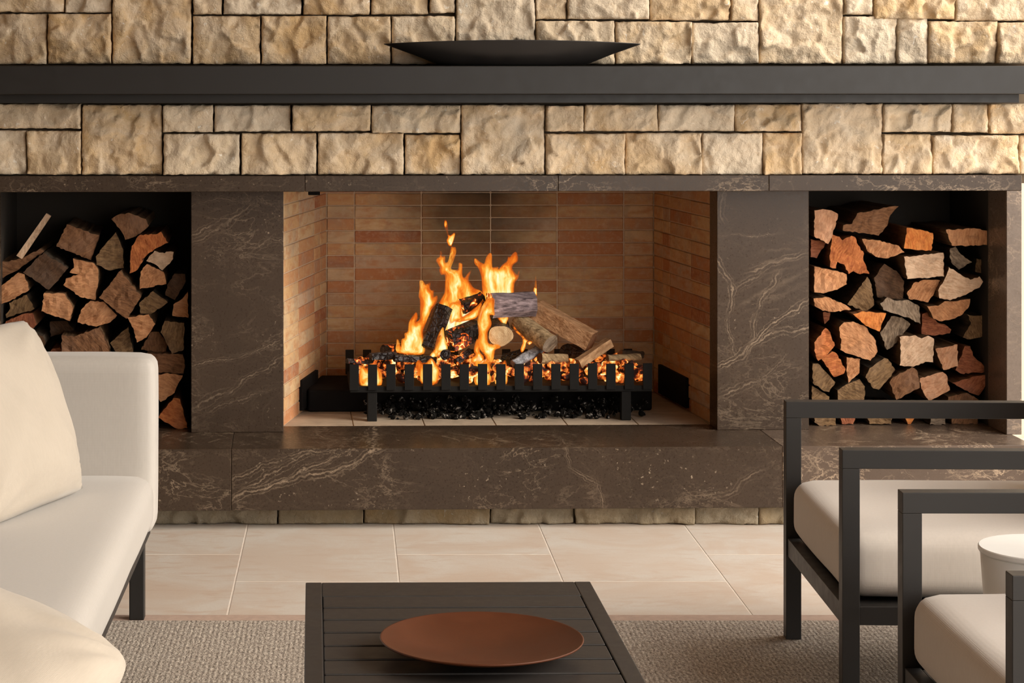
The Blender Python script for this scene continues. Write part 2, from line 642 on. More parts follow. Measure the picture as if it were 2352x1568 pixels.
def m_copper():
    t = NT('oxidised_copper')
    o = t.coord()
    n1 = t.noise(o, 7, 4, .6, .4)
    c = t.mix(t.rng(n1, .3, .7), (.068, .019, .0065), (.102, .0305, .011))
    c = t.mix(t.rng(t.noise(o, 90, 3), .4, .7, 0, .25), c, (.065, .018, .006))
    return t.bsdf(c, t.rng(n1, .3, .7, .42, .52), t.bump(t.noise(o, 120, 3), .06, .001), metal=.0, spec=.3)


M_STONE = m_stone()
M_PLINTH = m_stone('weathered_shaded_plinth_stone', .62, (.075, .062, .028))  # mossy stone, with the slab overhang's shade mixed into its colour
M_MORTAR = m_plain('dark_joint', (.10, .075, .05), .95, .2)
M_BLACK = m_plain('black_metal', (.010, .0085, .0075), .45, .1, 30, .03)
M_TABLE = m_plain('table_aluminium', (.030, .026, .024), .48, .1, 30, .03)
M_CHAIRF = m_plain('chair_aluminium', (.014, .012, .011), .48, .1, 30, .03)
M_STEEL = m_plain('grate_iron', (.009, .008, .007), .75, .35, 25, .3, .0, .25)
M_SOOT = m_plain('soot_black_steel', (.006, .005, .005), .85, .3, 20, .2, 0, .2)
M_LINING = m_plain('niche_lining', (.030, .022, .015), .8, .2, 10, .1)
M_DISH = m_plain('black_dish', (.014, .012, .011), .5, .2, 12, .05)
M_SOFA = m_fabric('sofa_linen', (.53, .495, .455))
M_CUSH = m_fabric('chair_linen', (.66, .60, .545))
M_PILLOW = m_fabric('cream_cotton', (.53, .465, .385))
M_WHITE = m_plain('white_lacquer', (.90, .90, .88), .45, .03, 8, .02)
M_BRICK = m_brick()
M_BMORT = m_plain('fire_mortar', (.62, .48, .34), .95, .12, 40, .3)
M_TILE = m_tile()
M_GROUT = m_plain('floor_grout', (.74, .66, .58), .9, .08, 40, .1)
M_RUG = m_rug()
M_BIND = m_plain('rug_binding', (.46, .335, .27), .9, .10, 60, .3)
M_CREAM = m_plain('cream_render', (.78, .66, .50), .9, .05, 8, .2)
M_TIMBER = m_plain('timber_panel', (.20, .14, .09), .6, .15, 10, .1)
M_CEIL = m_plain('ceiling_board', (.30, .22, .155), .9, .05, 8, .1)
M_COPPER = m_copper()
M_END = {k: m_end(k) for k in ENDS}
M_SIDES = [m_side('split_wood_brown', (.10, .055, .028), (.22, .12, .06), (60, 5, 60)), m_side('bark_dark', (.045, .032, .022), (.11, .08, .055), (60, 9, 60)),
           m_side('split_wood_red', (.17, .068, .03), (.30, .13, .06), (60, 5, 60))]
M_CHAR, M_CHARG = m_char(), m_char(2.2)
M_HTILE = m_plain('hearth_brick_tile', (.50, .385, .28), .85, .18, 14, .3)
M_FLAME, M_EMBER, M_ASH = m_flame(), m_ember(), m_ash()

# ---------------------------------------------------------------- fireplace dimensions (fireplace frame)
Y_HEARTH, Y_PIL, Y_FRAME, Y_FB0, Y_FB1, Y_NB = 6.58, 6.89, 6.775, 7.01, 7.73, 7.36
ZH = 0.250
Z_SLAB = 0.061
Z_L0, Z_L1 = wz(439.5, Y_FRAME), wz(403, Y_FRAME)
Y_STONE = 6.778                                  # mean face of the stone wall
X_L, X_R = wx(-50, Y_FRAME), wx(2347, Y_FRAME)

# ================================================================= the setting
# floor: grout slab with travertine tiles as pieces
floor = box('floor', (-6, -3, -0.10), (8, 12, -0.0009), M_GROUT, bev=0, kind='structure')
PITCH, LEN, G = 0.4522, 0.90, 0.0022
tile_bm = bmesh.new()
box_bm(tile_bm, (G, G, -0.02), (PITCH - G, LEN - G, 0.0), 0.0006, 1)
tile_me = from_bm('tile', tile_bm)
for i in range(-7, 9):
    x0 = 0.142 + i * PITCH
    y0 = 5.886 if (i % 2) else 6.22
    for j in range(-6, 4):
        y = y0 + j * LEN
        if y > 7.9 or y + LEN < 3.0:
            continue
        link('floor_tile', tile_me, floor, Matrix.Translation((x0, y, 0)), M_TILE)

# rear wall: dark joint backing with sandstone blocks
wall = box('wall_back', (X_L - .02, Y_STONE + .068, Z_L1 - .03), (X_R + .06, 8.1, 2.9), M_MORTAR, M=WM, bev=0, kind='structure')
STONES = [  # x0, x1, y0, y1 in the photograph
    (-52, 146, -52, 28), (149, 255, -60, 29), (258, 439, -60, 147), (443, 510, -46, 33), (513, 693, -52, 33), (697, 850, -60, 34),
    (853, 984, -48, 33), (987, 1046, -60, 30), (1049, 1230, -70, 148), (1233, 1303, -48, 44), (1305, 1492, -60, 44), (1495, 1677, -50, 47),
    (1680, 1744, -64, 48), (1746, 1937, -70, 147), (1940, 2006, -50, 34), (2009, 2195, -60, 44), (2198, 2378, -52, 48),
    (-52, 106, 31, 148), (109, 256, 31, 147), (442, 598, 36, 148), (600, 750, 36, 148), (752, 898, 37, 148), (900, 1046, 36, 148),
    (1233, 1412, 47, 148), (1415, 1589, 49, 148), (1591, 1743, 51, 147), (1940, 2062, 37, 147), (2064, 2133, 40, 147), (2135, 2292, 48, 146),
    (2294, 2378, 51, 146),
    (-52, 185, 238, 296), (188, 372, 240, 402), (374, 490, 240, 304), (492, 668, 241, 303), (671, 852, 241, 302), (854, 1058, 241, 306),
    (1060, 1252, 240, 402), (1256, 1341, 242, 303), (1344, 1512, 240, 302), (1514, 1687, 240, 302), (1689, 1842, 239, 302), (1844, 2026, 237, 400),
    (2028, 2187, 238, 304), (2190, 2271, 238, 305), (2274, 2378, 238, 308),
    (-52, 58, 299, 402), (61, 186, 300, 402), (375, 551, 307, 402), (554, 728, 306, 402), (730, 928, 305, 402), (931, 1058, 309, 402),
    (1255, 1437, 307, 402), (1439, 1612, 305, 402), (1614, 1753, 305, 402), (1755, 1843, 305, 402), (2028, 2140, 308, 400), (2142, 2341, 310, 400),
    (2344, 2378, 311, 400)]
rs_ = random.Random(77)
for top_, bot_ in ((-160, -73), (-262, -163), (-350, -265), (-452, -353)):      # courses above the picture
    a_ = -52
    while a_ < 2378:
        b_ = min(2378, a_ + rs_.uniform(80, 200))
        if 2378 - b_ < 50:
            b_ = 2378
        STONES.append((a_, b_ - 2.5, top_, bot_))
        a_ = b_


def stone_mesh(w_, h_, depth, seed, relief=0.025, cell=0.0060, sag=.004):
    """rock-faced block: face in the xz plane towards -y, chipped and facetted"""
    nx, nz = max(6, int(w_ / cell)), max(4, int(h_ / cell))
    rs = random.Random(seed)
    off = Vector((rs.uniform(-50, 50), rs.uniform(-50, 50), rs.uniform(-50, 50)))
    nf = max(4, int(w_ * h_ / .0021))
    cells = [(rs.uniform(-.02, w_ + .02), rs.uniform(-.02, h_ + .02), rs.uniform(-.30, .30), rs.uniform(-.26, .26), rs.uniform(-.42, .42) * relief, rs.uniform(.7, 1.4)) for _ in range(nf)]
    tx, tz = rs.uniform(-.05, .05), rs.uniform(-.05, .05)
    base = rs.uniform(-.006, .008)
    wob = [rs.uniform(-1, 1) for _ in range(4)]
    vs = []
    for j in range(nz + 1):
        for i in range(nx + 1):
            u, v = i / nx, j / nz
            x, z = u * w_, v * h_
            q = Vector((x, 0, z)) + off
            y = base + tx * (x - w_ / 2) + tz * (z - h_ / 2)
            y += 0.40 * relief * noise.noise(q * 9) + .16 * relief * noise.noise(q * 26)
            # split facets
            wx1 = x + .013 * noise.noise(q * 16 + Vector((9, 0, 0))) + .005 * noise.noise(q * 60)
            wz1 = z + .013 * noise.noise(q * 16 + Vector((0, 9, 0))) + .005 * noise.noise(q * 60 + Vector((5, 0, 0)))
            b1, b2, f1, f2 = 9.0, 9.0, 0.0, 0.0
            for cx_, cz_, gx_, gz_, h0_, st_ in cells:
                dx_, dz_ = wx1 - cx_, wz1 - cz_
                d = math.hypot(dx_ * st_, dz_ / st_)
                f_ = h0_ + max(-.011, min(.011, gx_ * dx_ + gz_ * dz_))
                if d < b1:
                    b1, b2, f1, f2 = d, b1, f_, f1
                elif d < b2:
                    b2, f2 = d, f_
            k_ = min(1.0, (b2 - b1) / .009) * .5 + .5
            y += (f1 * k_ + f2 * (1 - k_)) * .85
            y += .22 * relief * abs(noise.noise(q * 48 + Vector((4, 4, 0)))) + .0028 * noise.noise(q * 110)
            e = min(x, w_ - x, z, h_ - z)
            k = max(0.0, 1 - e / .010)
            y += sag * k ** 2 * (1 + .5 * noise.noise(q * 25))
            jx = .0022 * noise.noise(q * 25 + Vector((0, 7, 0))) + .0016 * noise.noise(q * 70)
            jz = .0022 * noise.noise(q * 25 + Vector((0, 0, 7))) + .0016 * noise.noise(q * 70 + Vector((3, 0, 0)))
            if i in (0, nx):
                x += abs(jx) * (1 if i == 0 else -1) * 1.6
            if j in (0, nz):
                z += abs(jz) * (1 if j == 0 else -1) * 1.6
            # rounded corners
            cu, cv = min(x, w_ - x), min(z, h_ - z)
            vs.append((x, y, z))
    fs = []
    W = nx + 1
    for j in range(nz):
        for i in range(nx):
            a = j * W + i
            fs.append((a, a + 1, a + W + 1, a + W))
    # sides back to the bed
    ring = [i for i in range(W)] + [j * W + nx for j in range(1, nz + 1)] + [nz * W + i for i in range(nx - 1, -1, -1)] + [j * W for j in range(nz - 1, 0, -1)]
    b0 = len(vs)
    for k in ring:
        vs.append((vs[k][0], depth, vs[k][2]))
    n = len(ring)
    for k in range(n):
        k2 = (k + 1) % n
        fs.append((ring[k2], ring[k], b0 + k, b0 + k2))
    me = mesh('stone', vs, fs, True)
    return me


for i, (a, b, c, d) in enumerate(STONES):
    p0, p1 = wp(a, d, Y_STONE), wp(b, c, Y_STONE)
    g = .0004
    me = stone_mesh(p1.x - p0.x - 2 * g, p1.z - p0.z - 2 * g, .085, 100 + i)
    link('stone', me, wall, WM @ Matrix.Translation((p0.x + g, Y_STONE, p0.z + g)), M_STONE)

# the room around: cream wall beside the fireplace, unseen side wall and ceiling that shape the light
box('wall_right', (X_R + .25, 8.3, 0), (6.5, 8.5, 3.0), M_CREAM, bev=0, kind='structure')
box('wall_left', (-2.6, -3, 0), (-2.4, 8.6, 3.0), M_TIMBER, bev=0, kind='structure')
box('light_block_wall', (-2.6, -2.7, 0), (1.3, -2.5, 3.0), M_TIMBER, bev=0, kind='structure')  # unseen dark wall behind the camera, added to cut light from the front
box('ceiling', (-2.6, -2.7, 2.9), (2.75, 8.6, 3.05), M_CEIL, bev=0, kind='structure')

# ================================================================= fireplace
fire_root = empty('fireplace', WM @ Matrix.Translation((.7, Y_HEARTH, 0)), label='long dark brown marble fireplace surround with brick firebox and two log niches', cat='fireplace')


def fbox(name, lo, hi, mat, parent=None, bev=.0015, **k):
    return box(name, lo, hi, mat, parent or fire_root, WM, bev, 1, **k)


def L(px0, py0, px1, py1, y, wd, st):
    a, b = wp(px0, py0, y), wp(px1, py1, y)
    return (a.x, a.z, b.x, b.z, wd, st)


V_HC = [L(528, 1148, 700, 1092, Y_HEARTH, .007, .8), L(690, 1095, 790, 1072, Y_HEARTH, .007, .75), L(770, 1080, 880, 1022, Y_HEARTH, .006, .75),
        L(528, 1108, 640, 1060, Y_HEARTH, .006, .6), L(560, 1125, 720, 1035, Y_HEARTH, .006, .55), L(640, 1055, 760, 1022, Y_HEARTH, .005, .6),
        L(600, 1130, 780, 1040, Y_HEARTH, .005, .5), L(1300, 1020, 1318, 1080, Y_HEARTH, .004, .6), L(1318, 1080, 1372, 1110, Y_HEARTH, .005, .7),
        L(1370, 1105, 1380, 1170, Y_HEARTH, .004, .55), L(1560, 1150, 1660, 1130, Y_HEARTH, .007, .35), L(1660, 1145, 1745, 1090, Y_HEARTH, .007, .35)]
V_PR = [L(1642, 838, 1740, 785, Y_PIL, .007, .85), L(1700, 815, 1862, 690, Y_PIL, .006, .75), L(1735, 795, 1800, 766, Y_PIL, .006, .8),
        L(1790, 768, 1862, 758, Y_PIL, .006, .8), L(1645, 585, 1682, 650, Y_PIL, .006, .75), L(1680, 640, 1680, 715, Y_PIL, .006, .6),
        L(1675, 715, 1684, 810, Y_PIL, .004, .5), L(1655, 440, 1660, 510, Y_PIL, .007, .5), L(1720, 630, 1862, 585, Y_PIL, .007, .5),
        L(1690, 665, 1760, 630, Y_PIL, .006, .45), L(1725, 790, 1745, 720, Y_PIL, .006, .5), L(1740, 725, 1800, 630, Y_PIL, .006, .5),
        L(1655, 910, 1725, 870, Y_PIL, .008, .55), L(1720, 872, 1800, 820, Y_PIL, .004, .4), L(1660, 552, 1800, 540, Y_PIL, .0025, .5),
        L(1760, 610, 1830, 600, Y_PIL, .02, .3), L(1700, 700, 1850, 640, Y_PIL, .02, .18)]
V_PL = [L(432, 548, 500, 520, Y_PIL, .006, .5), L(480, 545, 580, 460, Y_PIL, .007, .45), L(440, 562, 480, 548, Y_PIL, .006, .55),
        L(500, 538, 580, 532, Y_PIL, .003, .6), L(570, 575, 620, 535, Y_PIL, .006, .35), L(610, 540, 655, 565, Y_PIL, .005, .4),
        L(432, 845, 560, 812, Y_PIL, .004, .5), L(550, 815, 655, 776, Y_PIL, .004, .5), L(520, 910, 655, 818, Y_PIL, .005, .55),
        L(432, 945, 530, 900, Y_PIL, .008, .35), L(480, 945, 600, 905, Y_PIL, .004, .35), L(590, 905, 640, 893, Y_PIL, .003, .35),
        L(432, 480, 560, 450, Y_PIL, .004, .3)]
V_HR = [L(1835, 1040, 1880, 1100, Y_HEARTH, .008, .5), L(1850, 1100, 1900, 1030, Y_HEARTH, .008, .45), L(2180, 1095, 2352, 1060, Y_HEARTH, .006, .5),
        L(1985, 1030, 2100, 1100, Y_HEARTH, .004, .3), L(2250, 1030, 2330, 1080, Y_HEARTH, .004, .4)]
M_MB = m_marble('brown_marble', (), (.032, .0205, .0130), amount=.7)
M_HC, M_PR, M_PL, M_HR = m_marble('brown_marble_hearth', V_HC, (.030, .0190, .0120), amount=.38), m_marble('brown_marble_right', V_PR, amount=.30), m_marble('brown_marble_left', V_PL, amount=.45), m_marble('brown_marble_hearth_end', V_HR, (.085, .060, .045), amount=1.25)

# hearth slabs and their stone plinth
for a, b, m_ in ((-52, 531, M_MB), (531.6, 1797, M_HC), (1797.6, 2375, M_HR)):
    fbox('hearth_slab', (wx(a, Y_HEARTH), Y_HEARTH, Z_SLAB), (wx(b, Y_HEARTH), Y_FB0 - .001, ZH), m_)
plinth = box('plinth', (X_L, 6.668, 0.001), (X_R, 7.3, Z_SLAB - .001), M_MORTAR, fire_root, I4, 0)
PS = [-50, 120, 350, 638, 836, 1126, 1320, 1596, 1741, 1905, 2130, 2352]
for i, (a, b) in enumerate(zip(PS, PS[1:])):
    x0, x1 = (a - CX) * 6.64 / F + .0015, (b - CX) * 6.64 / F - .0015
    me = stone_mesh(x1 - x0, Z_SLAB - .003, .03, 300 + i, .014, .006, .003)
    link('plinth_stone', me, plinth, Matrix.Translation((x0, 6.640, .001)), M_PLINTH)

# lintel in four lengths, two posts, two pillars
for a, b in ((-50, 700), (700.6, 1282), (1282.6, 1766), (1766.6, 2347)):
    fbox('lintel_panel', (wx(a, Y_FRAME), Y_FRAME, Z_L0), (wx(b, Y_FRAME), Y_FRAME + .13, Z_L1), M_MB)
for a, b in ((-50, -15), (2312, 2347)):
    fbox('side_post', (wx(a, Y_FRAME), Y_FRAME, ZH), (wx(b, Y_FRAME), Y_FRAME + .18, Z_L0), m_marble('grey_marble_post', (), (.135, .105, .085)) if a > 0 else M_MB)
fbox('pillar', (wx(439, Y_PIL), Y_PIL, ZH), (wx(651, Y_PIL), Y_FB0, Z_L0 + .02), M_PL)
fbox('pillar', (wx(1647, Y_PIL), Y_PIL, ZH), (wx(1858, Y_PIL), Y_FB0, Z_L0 + .02), M_PR)

# log niches: lining of dark board
for a, b, nm in ((-15, 439, 'left'), (1858, 2312, 'right')):
    x0 = wx(a, Y_FRAME) if a < 0 else wx(a, Y_PIL)
    x1 = wx(b, Y_PIL) if a < 0 else wx(b, Y_FRAME)
    lin = fbox('niche', (x0 - .02, Y_NB, ZH - .03), (x1 + .02, Y_NB + .02, Z_L0 + .06), M_LINING)
    fbox('niche_floor', (x0 - .015, Y_FB0, ZH - .03), (x1 + .015, Y_NB - .0005, ZH), M_MB, lin)
    fbox('niche_roof', (x0 - .015, Y_FRAME + .131, Z_L0 + .03), (x1 + .015, Y_NB - .0005, Z_L0 + .05), M_LINING, lin)
    sl = Y_FRAME + .181 if a < 0 else Y_FB0 + .001
    sr = Y_FB0 + .001 if a < 0 else Y_FRAME + .181
    fbox('niche_side', (x0 - .018, sl, ZH + .0005), (x0, Y_NB - .0005, Z_L0 + .03), M_LINING, lin)
    fbox('niche_side', (x1, sr, ZH + .0005), (x1 + .018, Y_NB - .0005, Z_L0 + .03), M_LINING, lin)

# firebox: three brick walls, tiled floor
XF0, XF1 = wx(653, Y_FB0), wx(1633, Y_FB0)
XB0, XB1 = wx(750, Y_FB1), wx(1502, Y_FB1)
BH = 28.7 * Y_FB1 / F
Z_TOP = ZH + 20 * BH


def brick_wall(name, A, B, cols, rows, seed, ext=0.0):
    """mortar bed from A to B (fireplace frame, xy) with bricks proud of it; cols = joints along the wall in metres"""
    A, B = Vector((A[0], A[1], 0)), Vector((B[0], B[1], 0))
    u = (B - A).normalized()
    ang = math.atan2(u.y, u.x)
    M = WM @ Matrix.Translation((A.x, A.y, ZH)) @ Matrix.Rotation(ang, 4, 'Z')   # +x along the wall, -y into the firebox
    bed = box(name, (-ext, .004, 0), ((B - A).length + ext, .05, rows * BH), M_BMORT, fire_root, M, 0)
    rs = random.Random(seed)
    cache = {}
    g = .0022
    for c0, c1 in zip(cols, cols[1:]):
        key = round(c1 - c0, 3)
        if key not in cache:
            bm = bmesh.new()
            box_bm(bm, (g, 0, g * .7), (c1 - c0 - g, .03, BH - g * .7), .0022, 1)
            cache[key] = from_bm('brick', bm)
        for r in range(rows):
            jit = rs.uniform(-.0018, .0018)
            link('brick', cache[key], bed, M @ Matrix.Translation((c0, jit, r * BH)) @ Matrix.Rotation(rs.uniform(-.003, .003), 4, 'Y'), M_BRICK)
    return bed


bc = [XB0] + [wx(p, Y_FB1) for p in (814, 968, 1127, 1280, 1433)] + [XB1]
brick_wall('firebox_back', (XB0, Y_FB1), (XB1, Y_FB1), [x - XB0 for x in bc], 20, 5, .09)
LW = math.hypot(XB0 - XF0, Y_FB1 - Y_FB0)
brick_wall('firebox_side', (XF0, Y_FB0), (XB0, Y_FB1), [0, .24, .242 + .27, LW - .12, LW], 20, 6)
RW = math.hypot(XF1 - XB1, Y_FB1 - Y_FB0)
brick_wall('firebox_side', (XB1, Y_FB1), (XF1, Y_FB0), [0, .12, RW - .51, RW - .24, RW], 20, 8)
fbed = fbox('firebox_floor', (XF0 - .06, Y_FB0, ZH - .06), (XF1 + .06, Y_FB1 + .05, ZH - .0035), M_BMORT)
tx0 = wx(647, Y_FB0)
for i in range(9):
    for j in range(3):
        a, b = tx0 + i * .2345, tx0 + (i + 1) * .2345
        a, b = max(a, XF0 - .05), min(b, XF1 + .05)
        if b - a > .02:
            fbox('hearth_tile', (a + .0015, Y_FB0 + j * .24 + (.0 if j else .0), ZH - .03), (b - .0015, Y_FB0 + (j + 1) * .24 - .003, ZH), M_HTILE, fbed, .001)
fbox('rear_panel', (X_L, 7.86, 0.001), (X_R, 8.09, Z_L1 - .031), M_MORTAR)
for a_, b_ in ((X_L, X_L + .012), (X_R - .012, X_R)):
    fbox('end_panel', (a_, Y_FRAME + .182, 0.001), (b_, 7.859, Z_L1 - .031), M_MB)
fbox('smoke_hood', (XF0 - .06, Y_FB0 + .0, Z_TOP), (XF1 + .06, Y_FB1 + .06, Z_TOP + .04), M_SOOT)
fbox('lintel_back', (XF0 - .06, Y_FRAME + .135, Z_L0 + .02), (XF1 + .06, Y_FB0, Z_TOP), M_LINING)
fbox('damper_bracket', (wx(708, 7.2), 7.19, wz(447, 7.2)), (wx(735, 7.2), 7.23, wz(436, 7.2)), M_SOOT)


# vent plates low in the side walls
def vent(A, B, t0, t1, z0, z1):
    A, B = Vector((A[0], A[1], 0)), Vector((B[0], B[1], 0))
    u = (B - A).normalized()
    M = WM @ Matrix.Translation((A.x, A.y, ZH)) @ Matrix.Rotation(math.atan2(u.y, u.x), 4, 'Z')
    box('vent_plate', (t0, -.012, z0), (t1, .003, z1), M_SOOT, fire_root, M, .002)


vent((XF0, Y_FB0), (XB0, Y_FB1), .25, .52, .012, .115)
vent((XB1, Y_FB1), (XF1, Y_FB0), .10, .46, .012, .115)

# ================================================================= mantel shelf and dish
Y_M = 6.58
mant = empty('mantel_shelf', WM @ Matrix.Translation((.7, Y_M, wz(236, 6.68))), label='long black steel mantel beam running across the sandstone wall', cat='shelf')
ZM0, ZM1 = wz(216.5, Y_M), wz(151, Y_M)
box('beam', (wx(-60, Y_M), Y_M, ZM0), (wx(2420, Y_M), Y_STONE + .03, ZM1), M_BLACK, mant, WM, .0025)
box('lower_ledge', (wx(-60, 6.66), 6.66, wz(236.5, 6.66)), (wx(2341, 6.66), Y_STONE + .03, ZM0 - .0003), M_BLACK, mant, WM, .0015)

dc = wp(1177, 150, 6.67)
prof = [(0, .004), (.18, .004), (.23, .006), (.31, .034), (.40, .0695), (.403, .0715), (.401, .0725), (.395, .0725), (.30, .039), (.22, .013), (0, .011)]
vs, fs = cyl_rings(prof, 96, 1, .27)
vs = [(x * (1 if abs(z) > 0 else 1), y, z + (.010 * (1 - min(1, (x / .40) ** 2)) if z > .03 else 0)) for x, y, z in vs]
dme = fix(mesh('black_dish', vs, fs, True))
link('serving_dish', dme, None, WM @ Matrix.Translation((dc.x, 6.672, ZM1 - .003)), M_DISH, label='wide shallow black dish with pointed ends on the mantel beam', cat='dish')

# ================================================================= fire grate
Y_G0, Y_G1 = 7.09, 7.47
grate = empty('fire_grate', WM @ Matrix.Translation((wx(1150, Y_G0), (Y_G0 + Y_G1) / 2, ZH)), label='black iron fire basket with upright flat bars holding the burning logs', cat='fire grate')
gx0, gx1 = wx(804, Y_G0), wx(1497, Y_G0)
gz0, gz1, gzt = wz(900, Y_G0), wz(886, Y_G0), wz(835, Y_G0)
box('tray', (gx0, Y_G0, gz0), (gx1, Y_G1, gz1), M_STEEL, grate, WM, .002)
for i in range(17):
    c = wx(813.5 + i * 42.1, Y_G0)
    box('bar', (c - .0155, Y_G0 - .006, gz1 - .012), (c + .0155, Y_G0 + .002, gzt + random.uniform(-.001, .001)), M_STEEL, grate, WM, .001)
    c2 = c - .004
    box('bar', (c2 - .0145, Y_G1 - .003, gz1 - .012), (c2 + .0145, Y_G1 + .005, gzt), M_STEEL, grate, WM, .001)
for px_ in (855, 1439):
    for y in (Y_G0 + .004, Y_G1 - .05):
        c = wx(px_, Y_G0)
        box('leg', (c - .016, y, ZH), (c + .016, y + .035, gz0 + .001), M_STEEL, grate, WM, .002)

ash_tray = box('ash_pan', (wx(707, 7.3), 7.30, ZH + .0005), (wx(1498, 7.3), 7.66, ZH + .076), M_SOOT, None, WM, .008, 3,
               label='low soot-black steel ash pan behind the legs of the fire grate', cat='ash pan')

# heap of ash and spent charcoal under the grate
bm = bmesh.new()
rs = random.Random(3)
for _ in range(420):
    t_ = rs.random()
    x = wx(840, 7.2) + t_ * (wx(1490, 7.2) - wx(840, 7.2))
    y = rs.uniform(7.125, 7.29)
    top = .055 * min(1, (y - 7.09) / .14)
    z = ZH + rs.uniform(.002, max(.004, top))
    r = rs.uniform(.004, .016)
    mm = Matrix.Translation((x, y, max(z, ZH + r * .5))) @ Matrix.Rotation(rs.uniform(0, 6), 4, Vector((rs.random() + .1, rs.random(), rs.random()))) @ Matrix.Diagonal((1, rs.uniform(.5, 1), rs.uniform(.4, .9), 1))
    bmesh.ops.create_icosphere(bm, subdivisions=1, radius=r, matrix=mm)
link('ash_heap', from_bm('ash_heap', bm), None, WM, M_ASH, label='heap of black charcoal crumbs and pale ash under the grate', cat='ash', kind='stuff')

# glowing embers filling the basket
bm = bmesh.new()
for _ in range(330):
    x = rs.uniform(gx0 + .02, gx1 - .02)
    y = rs.uniform(Y_G0 + .02, Y_G1 - .02)
    r = rs.uniform(.010, .021)
    z = rs.uniform(gz1 + r * .8, gzt - .012)
    mm = Matrix.Translation((x, y, z)) @ Matrix.Rotation(rs.uniform(0, 6), 4, Vector((rs.random() + .1, rs.random(), rs.random()))) @ Matrix.Diagonal((rs.uniform(1, 1.6), rs.uniform(.7, 1), rs.uniform(.6, 1), 1))
    bmesh.ops.create_icosphere(bm, subdivisions=2, radius=r, matrix=mm)
for v in bm.verts:
    v.co += noise.noise_vector(v.co * 60) * .004
link('ember_bed', from_bm('ember_bed', bm, True), None, WM, M_EMBER, label='bed of glowing orange embers behind the bars of the fire grate', cat='embers', kind='stuff')


# ================================================================= logs
def jag(pts, n_per=0.012, amp=0.0015, rs=random):
    """subdivide a closed 3-D outline and roughen it in its plane"""
    out = []
    n = len(pts)
    for i in range(n):
        a, b = pts[i], pts[(i + 1) % n]
        k = max(1, int((b - a).length / n_per))
        for j in range(k):
            t_ = j / k
            p = a.lerp(b, t_)
            if j:
                p = p + Vector((rs.uniform(-amp, amp), 0, rs.uniform(-amp, amp)))
            out.append(p)
    return out


def fill(ring, u, v, n_, step, rough, rs, dome=0.0):
    """triangulated face over a ring (3-D points), interior points pushed along n_"""
    o = sum(ring, Vector()) / len(ring)
    p2 = [Vector(((p - o).dot(u), (p - o).dot(v))) for p in ring]
    n = len(p2)
    xs, ys = [p.x for p in p2], [p.y for p in p2]

    def inside(x, y):
        c = False
        j = n - 1
        for i in range(n):
            if (p2[i].y > y) != (p2[j].y > y) and x < (p2[j].x - p2[i].x) * (y - p2[i].y) / (p2[j].y - p2[i].y + 1e-12) + p2[i].x:
                c = not c
            j = i
        return c

    def edge_d(x, y):
        q = Vector((x, y))
        best = 9
        for i in range(n):
            a, b = p2[i], p2[(i + 1) % n]
            ab = b - a
            t_ = max(0, min(1, (q - a).dot(ab) / (ab.length_squared + 1e-12)))
            best = min(best, (q - a - ab * t_).length)
        return best

    pts = list(p2)
    dist = [0.0] * n
    x = min(xs)
    row = 0
    while x < max(xs):
        y = min(ys) + (step / 2 if row % 2 else 0)
        while y < max(ys):
            xx, yy = x + rs.uniform(-.2, .2) * step, y + rs.uniform(-.2, .2) * step
            if inside(xx, yy):
                d = edge_d(xx, yy)
                if d > step * .45:
                    pts.append(Vector((xx, yy)))
                    dist.append(d)
            y += step
        x += step * .87
        row += 1
    r = delaunay_2d_cdt(pts, [(i, (i + 1) % n) for i in range(n)], [], 1, 1e-7)
    v2, faces, orig = r[0], r[2], r[3]
    dd = []
    for k, oo in enumerate(orig):
        if oo:
            dd.append(dist[oo[0]])
        else:
            dd.append(edge_d(v2[k].x, v2[k].y))
    v3 = []
    for k, q in enumerate(v2):
        p = o + u * q.x + v * q.y
        if dd[k] > 1e-6 and rough:
            p = p + n_ * (rough * noise.noise(p * 55) + rough * .7 * noise.noise(p * 130) - dome)
        v3.append(p)
    return v3, [tuple(f) for f in faces], dd, len(p2)


def make_log(name, ring, axis, end_mat, side_mat, label, cat='firewood', group=None, rings=5, rough=.0045, taper=.96, two_ends=False, M=WM, step=.014, end_name='cut_end', seed=0):
    """split log: ring = outline of the near end (3-D), axis = vector to the far end. One mesh for the body, one child for each cut end"""
    rs = random.Random(seed)
    n_ = -axis.normalized()
    h0 = Vector((1, 0, 0)) if abs(n_.x) < .8 else Vector((0, 0, 1))
    v = n_.cross(h0).normalized()
    u = v.cross(n_).normalized()
    o = sum(ring, Vector()) / len(ring)
    base = Vector((o.x, o.y, min(p.z for p in ring)))
    T = Matrix.Translation(base)
    n = len(ring)
    off = Vector((rs.uniform(-40, 40),) * 3)
    vs = []
    for k in range(rings + 1):
        t_ = k / rings
        sc = 1 + (taper - 1) * t_
        for p in ring:
            d = p - o
            q = o + d * sc + axis * t_
            if 0 < k < rings or (k == rings and not two_ends):
                q = q + d.normalized() * (.004 * noise.noise(q * 18 + off) - .001) if d.length > 0 else q
            vs.append(q - base)
    fs = []
    for k in range(rings):
        for i in range(n):
            j = (i + 1) % n
            fs.append((k * n + i, k * n + j, (k + 1) * n + j, (k + 1) * n + i))
    if not two_ends:
        fs.append(tuple(range(rings * n, rings * n + n)))
    body = link(name, fix(mesh(name, vs, fs)), None, M @ T, side_mat, label=label, cat=cat, group=group)
    v3, f3, dd, _ = fill(ring, u, v, n_, step, rough, rs)
    link(end_name, fix(mesh(end_name, [p - base for p in v3], f3)), body, M @ T, end_mat)
    if two_ends:
        ring2 = [o + (p - o) * taper + axis for p in ring]
        v3, f3, dd, _ = fill(ring2, u, v, -n_, step, rough, rs)
        link(end_name, fix(mesh(end_name, [p - base for p in v3], f3)), body, M @ T, end_mat)
    return body


